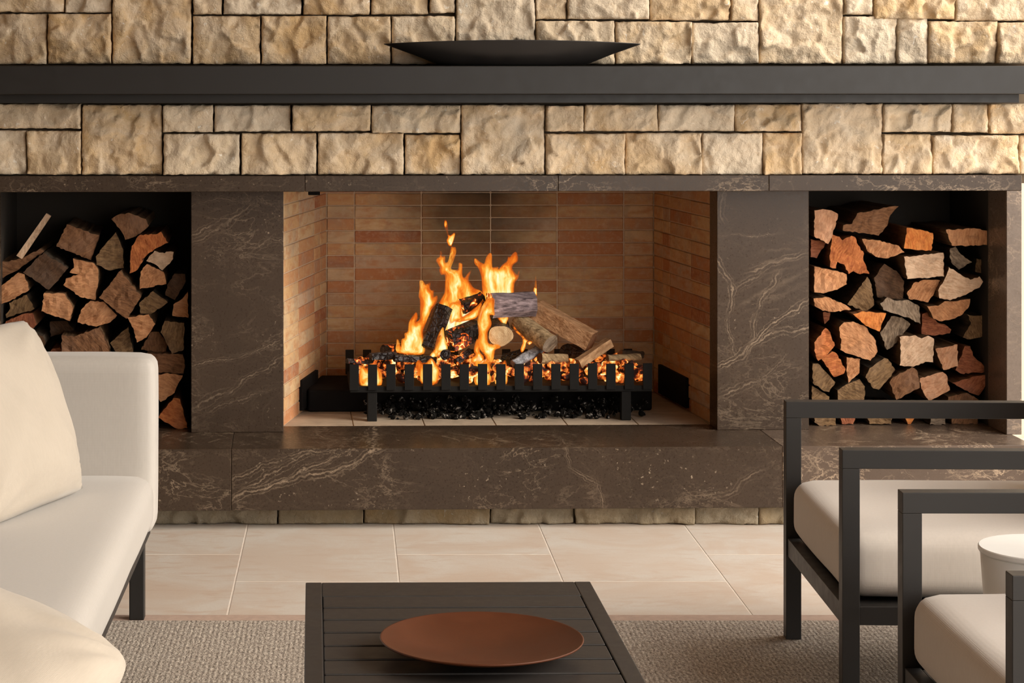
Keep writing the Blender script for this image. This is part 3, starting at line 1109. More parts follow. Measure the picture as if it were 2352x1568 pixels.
CR = {1: (0, 460, 6.533), 2: (220, 470, 6.817), 3: (0, 620, 7.84), 4: (200, 640, 4.236), 5: (1850, 460, 6.533), 6: (2060, 460, 6.534), 7: (1850, 660, 4.75),
      8: (2060, 660, 4.75), 0: (0, 400, 2.5288), 9: (1640, 400, 2.5295)}
LOGS = [
    # left niche: crop, outline, colour of the cut face, setback, label
    (1, '0,905 90,920 330,870 600,725 665,760 330,990 280,1040 0,1170', 'brown', .02, 'long brown split log lying sideways under the pale batten, left niche'),
    (1, '655,785 1020,1020 735,1340 345,1080', 'dark', .00, 'dark square log with an orange right edge, right below the pale batten'),
    (1, '1000,360 1490,525 1365,895 845,690', 'brown', .03, 'plain brown square log standing alone high in the left niche'),
    (1, '1095,870 1380,930 1460,1010 1480,1200 1430,1495 1200,1450 950,1270 990,1170 1180,1110 1045,1080 1110,1010', 'tan', .02, 'ragged orange-brown log under the lone square log, left niche'),
    (1, '0,1290 270,1085 370,1110 440,1340 150,1510 0,1560', 'tan', .00, 'orange half-round log at the left edge of the left niche'),
    (3, '165,590 480,445 625,695 550,740 290,790 115,865 100,800 180,700', 'olive', .03, 'small olive-grey log under the orange half-round log, left niche'),
    (3, '795,410 1170,425 1330,680 1260,920 745,740', 'tan', .00, 'smooth tan five-sided log in the middle of the left niche'),
    (0, '525,735 600,740 680,820 640,860 560,885 450,860 470,790', 'tan', .02, 'rounded tan log just right of the smooth five-sided log, left niche'),
    (3, '110,920 420,790 590,770 660,980 590,1060 410,1130 330,1090 270,1040 60,1080', 'red', .02, 'reddish knotty log just above the tip of the tall cream pillow'),
    (3, '410,1130 590,1120 770,1190 820,1310 760,1440 660,1480 520,1400', 'dark', .03, 'dark rounded log beside the right edge of the tall cream pillow'),
    (0, '358,935 440,940 580,885 640,1015 640,1060 500,1065 360,1060', 'brown', .01, 'wide brown log touching the top of the sofa arm, left niche'),
    (0, '640,980 745,885 775,1030 690,1060', 'olive', .06, 'dark triangular log right above the sofa arm, beside the wide brown log'),
    (4, '390,375 600,345 665,440 580,570 485,620 450,480', 'tan', .01, 'tan log shaped like an arrowhead with a pale right edge, left niche'),
    (0, '700,560 820,710 735,840 575,715', 'brown', .00, 'large dark brown diamond-shaped log, the largest square one in left niche'),
    (4, '640,120 785,230 620,345 520,340 510,235', 'olive', .03, 'olive-brown kite-shaped log right of the large diamond log, left niche'),
    (4, '525,690 620,520 700,515 780,640 770,720', 'brown', .07, 'dim brown triangular log over the right corner of the sofa arm'),
    (4, '755,410 945,430 940,690 825,730 715,520', 'olive', .02, 'knobbly olive log against the marble pillar, above the striped slab'),
    (4, '580,725 930,735 955,850 940,920 670,910 600,800', 'brown', .02, 'wide striped brown slab of wood beside the sofa arm corner'),
    (4, '640,950 760,920 930,940 850,1110 715,1200 650,1080', 'tan', .01, 'tan half-round log directly under the striped brown slab, left niche'),
    (4, '840,1160 905,1170 1000,1460 870,1505 690,1350', 'orange', .00, 'fan-shaped red-orange log on the hearth, lowest of the left stack'),
    (4, '840,250 920,200 980,130 985,380 830,360', 'tan', .04, 'small tan log squeezed against the pillar, left niche'),
    (2, '1230,1080 1400,1090 1410,1200 1240,1490 1090,1420 1120,1250', 'dark', .05, 'dark slanting log next to the pillar, high in the left stack'),
    (2, '700,1050 800,930 1060,1050 1105,1240 690,1320', 'tan', .02, 'tan quarter log with a pink lower edge, right of the big diamond'),
    (2, '920,720 1080,760 1100,735 1220,740 1210,850 1040,1030 900,920 790,880', 'pale', .03, 'pale tan notched log leaning right, under the ragged red log'),
    (2, '690,470 960,460 1020,420 1135,595 950,680 720,850 740,880 620,1040 530,1075 560,650', 'orange', .01, 'ragged red-orange log with a hooked outline, top right of left stack'),
    (2, '245,225 330,165 530,130 780,220 830,330 700,450 460,550 390,400', 'brown', .02, 'topmost brown log of the left stack with a bright ridge'),
    (2, '310,430 430,700 440,990 230,1030 10,940 0,810', 'olive', .04, 'dark olive triangular log between the lone square and the red logs'),
    (3, '860,1500 940,1420 1080,1390 1150,1500', 'red', .05, 'small red log end peeping above the sofa arm'),
    (3, '900,930 1200,920 1330,1090 910,1200', 'dark', .13, 'almost black log deep under the smooth five-sided log'),
    # right niche
    (5, '100,150 260,130 390,150 490,205 440,420 375,600 345,655 80,540', 'pink', .00, 'pink-tan four-sided log at the top left of the right niche'),
    (5, '75,580 320,630 240,740 170,870 70,850', 'red', .05, 'dim red wedge under the pink-tan log, right niche'),
    (5, '780,190 1060,140 1300,90 1400,90 1275,220 1230,380 1100,530 560,450 570,370 700,350', 'brown', .02, 'speckled brown slab with a pointed corner, topmost of the right stack'),
    (5, '400,510 510,545 560,600 690,530 745,550 790,670 880,800 870,900 960,1105 780,1095 720,1060 650,1105 580,960 480,920 460,1020 370,1000 360,830', 'orange', .01, 'ragged orange log with torn edges below the speckled slab'),
    (5, '850,580 1080,600 1400,680 1490,780 1200,870 1090,855 930,760', 'tan', .01, 'pale tan half-moon log under the speckled slab'),
    (5, '130,990 560,1080 620,1110 625,1260 480,1340 270,1395 65,1380 100,1200', 'tan', .00, 'orange-tan D-shaped log at the left side of the right niche'),
    (9, '890,595 915,640 930,760 880,800 775,755 830,680', 'olive', .04, 'brown pointed log right of the orange-tan D-shaped log'),
    (9, '990,520 1060,560 1105,620 1100,730 950,715 930,600', 'dark', .04, 'dark round log with a knot, left of the cream block'),
    (6, '150,410 300,440 420,460 540,490 540,640 515,755 240,735 105,720 130,560', 'bright', .00, 'small bright orange block near the top of the right stack'),
    (6, '735,440 950,430 1200,425 1400,455 1385,660 1060,685 825,680', 'tan', .00, 'wide tan slab at the top right of the right niche'),
    (6, '800,720 880,690 960,810 1130,925 930,1040 840,960 790,850', 'grey', .03, 'grey star-shaped log under the wide tan slab'),
    (6, '1195,870 1440,920 1410,1070 1290,1090 1175,1070', 'olive', .06, 'small ochre log end close to the right post of the niche'),
    (6, '105,845 700,785 715,1145 155,1180', 'pale', .00, 'smooth cream rectangular block in the right niche'),
    (6, '250,1240 430,1190 650,1200 560,1390 470,1530 180,1480 150,1400', 'tan', .03, 'orange leaf-shaped log under the cream rectangular block'),
    (6, '780,1000 980,1130 1100,1190 1240,1140 1295,1220 1240,1310 990,1430 800,1500 640,1470 620,1350 700,1220', 'pale', .00, 'large pale fan-shaped log with a toothed top, right niche'),
    (8, '330,205 450,200 520,150 640,150 800,125 790,200 720,290 600,345 490,370 400,340', 'tan', .01, 'orange scallop-shaped log just below the large pale fan'),
    (9, '1005,715 1060,735 1130,730 1195,770 1200,870 1120,830 985,790 965,750', 'grey', .00, 'weathered grey slab with ragged edges in the middle of right stack'),
    (7, '65,120 240,105 440,190 500,240 330,265 190,255 100,200', 'tan', .01, 'thin orange splinter-edged slab at the left of the right niche'),
    (7, '190,270 270,270 260,350 210,400', 'red', .08, 'tiny dark red splinter under the thin orange slab'),
    (7, '520,290 640,260 880,280 810,480 660,420', 'bright', .00, 'bright yellow-orange wedge above the big bowl-shaped log'),
    (9, '1030,825 1090,830 1140,870 1040,1000 1005,1020 965,920', 'grey', .03, 'grey-brown block slanting down under the grey slab'),
    (7, '370,430 420,380 520,370 660,430 770,580 790,700 710,800 600,760 500,730 380,680 390,600', 'tan', .01, 'big bowl-shaped tan log with growth rings, right niche'),
    (7, '220,440 270,490 320,630 250,720 140,800 50,690 80,600', 'orange', .00, 'orange pointed log at the left of the right niche'),
    (7, '170,770 290,700 340,720 440,890 420,940 310,975', 'orange', .01, 'orange brick-shaped log slanting under the pointed orange log'),
    (7, '450,760 600,780 590,930 470,1040 450,880', 'tan', .02, 'narrow upright tan log under the big bowl-shaped log'),
    (7, '40,830 140,830 325,1030 260,1140 200,1130 40,1040', 'olive', .02, 'dark olive slab at the lower left of the right niche'),
    (7, '40,1070 140,1110 260,1190 240,1330 40,1340', 'olive', .03, 'brown log under the dark olive slab, partly behind the chair arm'),
    (7, '440,1060 590,1000 650,1080 640,1340 350,1330 350,1120', 'olive', .02, 'striped brown log cut off by the chair arm below the narrow tan log'),
    (7, '700,880 860,770 900,780 980,900 880,1030 800,1115 740,1100 655,980', 'olive', .01, 'olive-grey square log with deep cracks left of the knotted cream log'),
    (9, '1040,1180 1150,1120 1180,1140 1195,1240 1060,1310 1020,1210', 'brown', .00, 'mottled brown square log below the cracked olive log'),
    (8, '30,540 200,520 270,555 340,525 405,560 395,815 310,810 180,865 30,850 45,690', 'pale', .00, 'cream log with a dark knot, shaped like an axe head'),
    (8, '420,670 660,620 665,860 510,900', 'pink', .01, 'tan square log right of the knotted cream log'),
    (8, '250,990 500,920 540,950 580,1120 350,1240 265,1100', 'pink', .00, 'large pinkish square log just above the chair arm'),
    (8, '740,640 800,640 830,740 980,880 985,925 700,940 640,900 690,770', 'red', .03, 'reddish quarter log with a rising tip near the right post'),
    (8, '605,1040 840,970 985,950 1020,1000 960,1080 890,1180 740,1120', 'red', .02, 'red-brown wedge under the reddish quarter log'),
    (8, '760,290 850,310 1015,290 1010,390 960,530 800,565 720,545 770,460 810,380', 'olive', .05, 'dim brown log with two pointed corners beside the right post'),
    (8, '275,290 330,270 440,380 520,400 595,460 580,500 420,525 270,515', 'red', .06, 'dim red-brown log hidden under the orange scallop-shaped log'),
    (8, '555,1190 760,1150 890,1220 890,1330 555,1330', 'brown', .02, 'brown log behind the chair arm under the red-brown wedge'),
    (7, '60,1470 100,1360 320,1360 335,1520 150,1525', 'olive', .00, 'olive log on the niche floor at the left, seen below the chair arm'),
    (7, '360,1360 570,1360 520,1490 400,1490', 'red', .02, 'second log from the left on the right niche floor, reddish'),
    (7, '640,1340 950,1340 940,1490 700,1490', 'olive', .01, 'wide brown log on the right niche floor, below the chair arm'),
    (8, '65,1380 215,1380 150,1490 120,1490', 'bright', .02, 'orange triangular log tip on the right niche floor'),
    (8, '380,1360 540,1340 530,1500 360,1500', 'grey', .01, 'grey square log on the right niche floor'),
    (8, '595,1360 900,1330 880,1495 600,1495', 'brown', .02, 'rightmost brown log on the right niche floor'),
]
Y_LOG = 6.965
for i, (cr, poly, colr, back, label) in enumerate(LOGS):
    rs = random.Random(900 + i)
    ox, oy, sc = CR[cr]
    y = Y_LOG + back
    left = cr in (0, 1, 2, 3, 4)
    pts = []
    for s in poly.split():
        a, b = s.split(',')
        p = wp(ox + float(a) / sc, oy + float(b) / sc, y)
        p.z = max(p.z, ZH + .0012)
        if left:
            p.x = max(min(p.x, wx(437, Y_FB0) - .006), wx(2, y))
        else:
            p.x = min(max(p.x, wx(1860, Y_FB0) + .004), wx(2299, Y_FRAME + .18))
        pts.append(p)
    area = sum(pts[k].x * pts[(k + 1) % len(pts)].z - pts[(k + 1) % len(pts)].x * pts[k].z for k in range(len(pts)))
    if area < 0:
        pts = pts[::-1]
    ring = jag(pts, .008, .0022, rs)
    axis = Vector((rs.uniform(-.012, .012), Y_NB - .012 - y, rs.uniform(0, .006)))
    side = M_SIDES[2] if colr in ('orange', 'red', 'bright') else (M_SIDES[1] if colr in ('olive', 'grey', 'dark') else M_SIDES[0])
    make_log('firewood_log', ring, axis, M_END[colr], side, label, 'firewood', ('logs stacked in the left niche' if left else 'logs stacked in the right niche'), seed=i, taper=.93, rings=3)

# the pale batten that leans on top of the left stack
bp = [P(695 / 6.533, 460 + 195 / 6.533, 6.98), P(765 / 6.533, 460 + 235 / 6.533, 6.98), P(330 / 6.533, 460 + 880 / 6.533, 6.93), P(245 / 6.533, 460 + 830 / 6.533, 6.93)]
bv = [WMI @ p for p in bp]
bo = bv[3].copy()
vv = [p - bo for p in bv] + [p - bo + Vector((0, .016, 0)) for p in bv]
link('wood_batten', fix(mesh('wood_batten', vv, [(0, 1, 2, 3), (7, 6, 5, 4), (0, 4, 5, 1), (1, 5, 6, 2), (2, 6, 7, 3), (3, 7, 4, 0)])), None, WM @ Matrix.Translation(bo), M_END['pale'],
     label='thin pale wooden batten leaning on top of the left log stack', cat='batten')

# lower logs of the left stack, behind the sofa
HID = 'log low in the left stack, behind the sofa arm and pillow'
k = 0
for row, (yb, yt) in enumerate(((990, 938), (936, 884), (882, 838))):
    x = 4 + row * 6
    while x < 345 - (20 if row == 0 else 0):
        rs = random.Random(5000 + k)
        wpx = rs.uniform(46, 66)
        x1 = min(x + wpx, 352)
        y = Y_LOG + rs.uniform(0, .05)
        c = [(x + rs.uniform(2, 10), yb), (x1 - rs.uniform(3, 10), yb), (x1 - 2, (yb + yt) / 2), (x1 - rs.uniform(4, 16), yt + 2), (x + rs.uniform(4, 16), yt + 2), (x + 2, (yb + yt) / 2 + 4)]
        pts = [wp(a, b, y) for a, b in c]
        for p in pts:
            p.z = max(p.z, ZH + .0012)
            p.x = max(p.x, wx(2, y))
        make_log('firewood_log', jag(pts, .014, .001, rs), Vector((0, Y_NB - .012 - y, 0)), M_END[rs.choice(['tan', 'brown', 'red', 'olive'])], M_SIDES[k % 3], HID, 'firewood', 'logs stacked in the left niche', seed=200 + k, taper=.93, rings=2)
        x = x1 + 3
        k += 1


# ---- logs burning in the grate
def section(A, axis, pts2):
    """cross-section outline (right, up) at A, perpendicular to axis"""
    n_ = axis.normalized()
    up = Vector((0, 0, 1))
    r = n_.cross(up)
    if r.length < .05:
        r = Vector((1, 0, 0))
    r.normalize()
    u = r.cross(n_).normalized()
    return [A + r * a + u * b for a, b in pts2]


def circ(r, n=22, wob=.08, seed=0, sq=1.0):
    rs = random.Random(seed)
    ph = [rs.uniform(0, 6.28) for _ in range(3)]
    out = []
    for i in range(n):
        a = 2 * math.pi * i / n
        k = r * (1 + wob * math.sin(2 * a + ph[0]) * .6 + wob * .6 * math.sin(3 * a + ph[1]) + wob * .4 * math.sin(5 * a + ph[2]))
        out.append((k * math.cos(a), k * sq * math.sin(a)))
    return out


def densify(pts2, step=.012, amp=.0015, seed=0):
    rs = random.Random(seed)
    out = []
    for i in range(len(pts2)):
        a, b = Vector(pts2[i]), Vector(pts2[(i + 1) % len(pts2)])
        k = max(1, int((b - a).length / step))
        for j in range(k):
            p = a.lerp(b, j / k)
            if j:
                p += Vector((rs.uniform(-amp, amp), rs.uniform(-amp, amp)))
            out.append(tuple(p))
    return out


M_PURPLE = m_side('scorched_grey_wood', (.07, .05, .055), (.62, .48, .50), (8, 90, 110))
M_BARK = m_side('bark_golden', (.16, .10, .05), (.74, .53, .30), (14, 90, 90), -.61)
M_SPLIT = m_side('split_face_tan', (.36, .165, .07), (.86, .52, .29), (8, 110, 110), -.513)
M_STICK = m_side('split_stick', (.34, .17, .075), (.80, .50, .28), (8, 110, 110), .59)
M_ASHLOG = m_side('ash_grey_log', (.05, .05, .055), (.60, .61, .66), (60, 60, 60))
M_ENDP = m_end('grey')
GRP = 'logs burning in the fire grate'


def glog(p0, y0, p1, y1, sec, endm, sidem, label, seed, two=True, name='burning_log', taper=1.0):
    A, B = wp(p0[0], p0[1], y0), wp(p1[0], p1[1], y1)
    ax = B - A
    make_log(name, section(A, ax, sec), ax, endm, sidem, label, 'burning log', GRP, rings=8, two_ends=two, taper=taper, seed=seed, step=.012)


S = .00149                                       # metres per pixel at the grate
glog((1126, 700), 7.20, (1225, 696), 7.24, densify([(-.030, -.040), (.022, -.043), (.038, -.02), (.036, .02), (.010, .040), (-.040, .036)], .01, .001, 1), M_CHARG, M_PURPLE,
     'charred purple-grey log lying level on top of the fire', 11)
glog((1360, 784), 7.17, (1232, 712), 7.26, densify([(-.034, -.030), (.032, -.034), (.038, .006), (.020, .036), (-.032, .030)], .01, .001, 2), M_END['brown'], M_SPLIT,
     'long tan split log slanting down to the right of the fire', 12)
glog((1264, 790), 7.14, (1190, 738), 7.25, circ(.033, 22, .05, 3), M_END['grey'], M_BARK, 'round bark-covered log with a greyish end, under the long split log', 13)
glog((1150, 771), 7.15, (1138, 742), 7.36, circ(.040, 24, .07, 4, .9), m_rings(), M_CHAR, 'round log with a pale ringed end facing out of the flames', 14, taper=1.0)
glog((984, 800), 7.20, (1020, 704), 7.24, densify([(-.024, -.02), (.026, -.018), (.03, .012), (.0, .03), (-.028, .015)], .01, .001, 5), M_CHAR, M_CHAR,
     'black log leaning upright in the left flames', 15)
glog((1028, 785), 7.18, (1092, 757), 7.24, densify([(-.036, -.034), (.036, -.03), (.034, .03), (.0, .04), (-.038, .026)], .01, .001, 6), M_CHARG, M_CHARG,
     'charred block with glowing cracks in the middle of the fire', 16)
glog((1060, 705), 7.26, (1110, 688), 7.28, densify([(-.026, -.026), (.026, -.022), (.026, .016), (-.01, .028)], .01, .001, 7), M_CHARG, M_CHARG,
     'small charred log tucked behind the left end of the purple-grey log', 17)
glog((1327, 832), 7.11, (1400, 783), 7.15, densify([(-.012, -.018), (.014, -.020), (.016, .010), (-.014, .012)], .008, .001, 8), M_END['tan'], M_STICK,
     'short split stick slanting up at the right of the grate', 18)
glog((1180, 838), 7.13, (1240, 800), 7.19, circ(.017, 18, .1, 9), M_ASHLOG, M_ASHLOG, 'ash-grey crackled stick in front of the flames', 19)
glog((1395, 822), 7.15, (1470, 820), 7.20, circ(.011, 16, .12, 10), M_END['olive'], M_BARK, 'pale thin branch lying at the right end of the grate', 20)
glog((797, 829), 7.12, (858, 832), 7.18, circ(.009, 16, .15, 11), M_CHAR, M_CHARG, 'thin charred stick poking out at the left end of the grate', 21)
glog((851, 819), 7.14, (908, 816), 7.18, densify([(-.012, -.012), (.012, -.011), (.012, .010), (-.010, .012)], .008, .001, 12), M_CHAR, M_CHAR,
     'flat charred stick second from the left end of the grate', 22)
glog((905, 822), 7.14, (1000, 826), 7.18, circ(.014, 18, .2, 13), M_CHAR, M_CHAR, 'long crumbling black stick lying at the foot of the left flames', 23)
glog((880, 803), 7.26, (925, 800), 7.30, circ(.018, 18, .1, 14), M_CHAR, M_CHARG, 'dark lump of burnt log behind the left sticks', 24)
glog((1022, 815), 7.12, (1024, 812), 7.18, circ(.0165, 20, .06, 15), M_CHAR, M_CHAR, 'small round black log end at the front of the fire', 25)
glog((1048, 832), 7.13, (1080, 806), 7.17, circ(.012, 16, .15, 16), M_CHARG, M_CHARG, 'glowing stick right of the small round black log end', 26)
glog((1200, 815), 7.20, (1160, 826), 7.24, circ(.022, 18, .1, 17), M_CHAR, M_CHAR, 'black log behind the ash-grey crackled stick', 27)
glog((1300, 806), 7.22, (1350, 808), 7.30, circ(.026, 18, .1, 18), M_CHAR, M_CHAR, 'dark log under the lower end of the long split log', 28)
glog((1240, 822), 7.15, (1300, 824), 7.20, circ(.017, 18, .1, 19), M_END['brown'], M_BARK, 'short brown log lying along the bars right of centre', 29)
glog((1425, 812), 7.26, (1475, 815), 7.32, circ(.012, 16, .15, 20), M_END['brown'], M_SIDES[1], 'small dim twig behind the pale thin branch', 30)

# ---- flames: closed bodies, thick in the middle and thin at the rim
CF = {'a': (890, 490, 7.84), 'b': (1080, 560, 9.8), 'c': (880, 640, 7.126), 'd': (1080, 650, 7.84), 'p': (0, 0, 1)}
fire = empty('fire', WM @ Matrix.Translation((wx(1100, 7.25), 7.25, gz1)), label='orange and yellow flames rising from the logs in the grate', cat='fire')
FLAMES = [
    ('a', 7.30, '950,1568 1000,1480 1030,1400 1035,1250 1030,1110 965,1100 930,1030 940,970 900,900 870,850 900,800 940,780 950,680 970,690 985,720 980,770 1040,770 1035,870 1080,870 1115,770 1140,600 1180,600 1230,615 1232,720 1190,850 1140,980 1200,1010 1265,1000 1280,890 1320,890 1350,920 1345,1080 1380,1150 1440,1080 1510,1020 1460,1170 1500,1260 1560,1340 1690,1400 1720,1520 1640,1700 1500,2000 1400,2300 1200,2500 1000,2400 900,2000 880,1750'),
    ('a', 7.30, '1040,110 1075,160 1090,280 1102,375 1140,395 1220,340 1205,460 1160,580 1125,590 1100,575 1065,490 1090,420 1050,300 1020,200'),
    ('b', 7.32, '300,1300 262,1050 250,780 190,570 90,420 100,320 150,340 220,400 310,440 350,320 420,215 485,230 490,440 505,520 620,510 640,560 720,470 830,380 850,250 880,300 1010,180 1065,230 1075,390 970,470 950,560 1010,650 1060,690 1110,600 1085,780 1000,900 985,1150 900,1300'),
    ('b', 7.27, '1470,715 1490,850 1500,1000 1505,1200 1440,1130 1425,1050 1445,930'),
    ('c', 7.22, '220,1200 215,1050 228,970 262,1020 285,1100 300,990 350,965 350,890 400,860 420,720 490,600 550,545 565,640 540,700 600,655 605,500 600,340 583,290 595,150 595,30 650,30 700,90 770,50 770,150 800,190 832,175 830,290 880,270 890,330 850,430 790,510 720,680 655,850 660,950 680,1050 670,1230 430,1240'),
    ('c', 7.17, '900,1390 870,1290 780,1340 755,1270 820,1180 860,1060 900,930 950,830 990,800 1010,950 1060,1110 1030,1200 900,1220 900,1300'),
    ('c', 7.24, '1085,430 1180,380 1290,420 1280,560 1310,660 1160,710 1090,730 1075,600'),
    ('c', 7.235, '1180,700 1380,560 1560,420 1640,330 1600,480 1530,640 1300,700'),
    ('d', 7.13, '330,1420 250,1290 160,1180 120,1080 150,930 130,700 150,540 220,400 300,280 350,240 440,290 430,430 440,570 350,570 380,700 370,770 315,880 315,1000 350,1090 500,1100 560,1160 460,1200 440,1290 400,1420'),
    ('d', 7.22, '490,600 690,600 660,720 640,820 590,750 530,680'),
    ('d', 7.13, '760,730 800,780 850,850 930,920 1000,1000 1060,1030 1130,1060 1060,1115 1010,1060 985,1180 920,1250 900,1180 930,1090 930,980 830,890 780,820'),
    ('d', 7.15, '0,1420 30,1340 90,1290 60,1200 110,1000 180,1080 170,1230 250,1330 200,1430'),
    ('p', 7.125, '955,842 962,826 975,836 990,822 1004,838 1010,850 1004,880 968,880'),
    ('p', 7.13, '1088,850 1092,828 1100,815 1108,832 1120,820 1128,845 1124,884 1092,884'),
    ('p', 7.13, '824,852 830,838 842,846 852,834 872,846 876,885 828,886'),
    ('p', 7.14, '1135,842 1142,822 1150,836 1160,826 1166,850 1164,884 1138,884'),
]


def catmull(pts, k=3):
    out = []
    n = len(pts)
    for i in range(n):
        p0, p1, p2, p3 = pts[i - 1], pts[i], pts[(i + 1) % n], pts[(i + 2) % n]
        for j in range(k):
            t_ = j / k
            out.append(.5 * ((2 * p1) + (p2 - p0) * t_ + (2 * p0 - 5 * p1 + 4 * p2 - p3) * t_ * t_ + (3 * p1 - p0 - 3 * p2 + p3) * t_ ** 3))
    return out


for fi, (cr, y, poly) in enumerate(FLAMES):
    rs = random.Random(70 + fi)
    ox, oy, sc = CF[cr]
    pts = []
    for s in poly.split():
        a, b = map(float, s.split(','))
        pts.append(wp(ox + a / sc, oy + b / sc, y))
    ring = catmull(pts, 3)
    area = sum(ring[k].x * ring[(k + 1) % len(ring)].z - ring[(k + 1) % len(ring)].x * ring[k].z for k in range(len(ring)))
    if area < 0:
        ring = ring[::-1]
    v3, f3, dd, nb = fill(ring, Vector((1, 0, 0)), Vector((0, 0, 1)), Vector((0, -1, 0)), .0065, 0, rs)
    z0, z1 = min(p.z for p in v3), max(p.z for p in v3)
    n = len(v3)
    dm_ = min(.017, .7 * max(dd))
    vs, core = [], []
    mid = [p + Vector((0, .018 * noise.noise(p * 9 + Vector((fi, 0, 0))), 0)) for p in v3]
    for side in (-1, 1):
        for p, d in zip(mid, dd):
            th = .030 * min(1, (d / .030)) ** .55
            q = p + Vector((0, side * th * (1 + .35 * noise.noise(p * 25)), 0))
            vs.append(q)
            up = (p.z - z0) / (z1 - z0 + 1e-6)
            core.append(min(1, d / dm_) * (1.12 - .55 * up))
    fs = [tuple(f) for f in f3] + [tuple(i + n for i in reversed(f)) for f in f3]
    me = mesh('flame', vs, fs, True)
    at = me.attributes.new('core', 'FLOAT', 'POINT')
    at.data.foreach_set('value', core)
    bm = bmesh.new()
    bm.from_mesh(me)
    bmesh.ops.remove_doubles(bm, verts=bm.verts, dist=1e-5)
    bm.to_mesh(me)
    bm.free()
    link('flame', me, fire, WM, M_FLAME)

# ================================================================= rug
RX0, RX1, RY0, RY1 = -1.75, 2.75, .6, 5.49
rug = empty('area_rug', Matrix.Translation(((RX0 + RX1) / 2, (RY0 + RY1) / 2, 0)), label='grey-brown woven rug with a plain mauve binding on the tiled floor', cat='rug')
box('woven_field', (RX0 + .06, RY0 + .06, 0.0002), (RX1 - .06, RY1 - .062, .009), M_RUG, rug, I4, .002)
for nm, lo, hi in (('binding', (RX0, RY1 - .0615, 0.0002), (RX1, RY1, .0075)), ('binding', (RX0, RY0, 0.0002), (RX1, RY0 + .0595, .0075)),
                   ('binding', (RX0, RY0 + .0595, 0.0002), (RX0 + .0595, RY1 - .0615, .0075)), ('binding', (RX1 - .0595, RY0 + .0595, 0.0002), (RX1, RY1 - .0615, .0075))):
    box(nm, lo, hi, M_BIND, rug, I4, .001)
RUGZ = .009

# ================================================================= sofa
sofa = empty('sofa', Matrix.Translation((-.95, 4.1, RUGZ)), label='off-white upholstered sofa with a dark metal base at the left', cat='sofa')
SX = -.492
seat = soft_box((.80, 2.95, .150), .050, 18, (0, 0, .006), .002, 1)
link('seat', seat, sofa, Matrix.Translation((SX - .40, 2.50 + 1.475, .231 + .075)), M_SOFA)
arm = soft_box((.93, .145, .452), .034, 18, (.003, .006, .003), .002, 2)
link('arm', arm, sofa, Matrix.Translation((SX - .465 + .001, 5.415 + .0725, .226 + .226)), M_SOFA)
back = soft_box((.20, 3.05, .56), .06, 18, (.01, 0, .004), .002, 3)
link('backrest', back, sofa, Matrix.Translation((SX - .88, 2.5 + 1.5, .231 + .28)) @ Matrix.Rotation(-.08, 4, 'Y'), M_SOFA)
for x in (SX - .036, SX - .86):
    box('base_rail', (x - .02, 2.55, .214), (x + .02, 5.50, .2345), M_CHAIRF, sofa, I4, .002)
for y in (2.56, 5.46):
    box('base_rail', (SX - .838, y - .02, .214), (SX - .0575, y + .02, .2345), M_CHAIRF, sofa, I4, .002)
for x in (SX - .045, SX - .86):
    for y in (2.56, 4.0, 5.452):
        if y == 4.0 and x > -1:
            continue
        box('leg', (x - .019, y - .019, RUGZ if y < 5.4 else .0076), (x + .019, y + .019, .2138), M_CHAIRF, sofa, I4, .0025)


def frame_M(o, ex, ez):
    """matrix with x along ex, z near ez, y = the thin side"""
    ex = ex.normalized()
    ey = ez.cross(ex).normalized()
    ez = ex.cross(ey).normalized()
    return Matrix(((ex.x, ey.x, ez.x, o.x), (ex.y, ey.y, ez.y, o.y), (ex.z, ey.z, ez.z, o.z), (0, 0, 0, 1)))


# tall pillow leaning back against the sofa, corner towards the fire
A = Vector((-.600, 5.20, .388))
ex = Vector((.34, .94, 0)).normalized()
up = Vector((-.17, .02, .41)).normalized()
pw, ph = .50, .445
c = A - ex * pw / 2 + up * ph / 2 + Vector((-.03, 0, .0))
link('throw_pillow', pillow_mesh(pw, ph, .17, 1, 36, .02, .03), None, frame_M(c, ex, up), M_PILLOW, label='cream pillow standing upright against the sofa, nearer the fireplace', cat='pillow', group='pillows on the sofa')
# near pillow at the bottom left corner
ex2 = Vector((.86, -.40, -.22)).normalized()
up2 = Vector((.10, .85, .34)).normalized()
c2 = Vector((-.383, 3.33, .497)) - ex2 * .23 - up2 * .19
link('throw_pillow', pillow_mesh(.46, .38, .165, 2, 36, -.02, .10), None, frame_M(c2, ex2, up2), M_PILLOW, label='cream pillow slouching on the near end of the sofa seat', cat='pillow', group='pillows on the sofa')

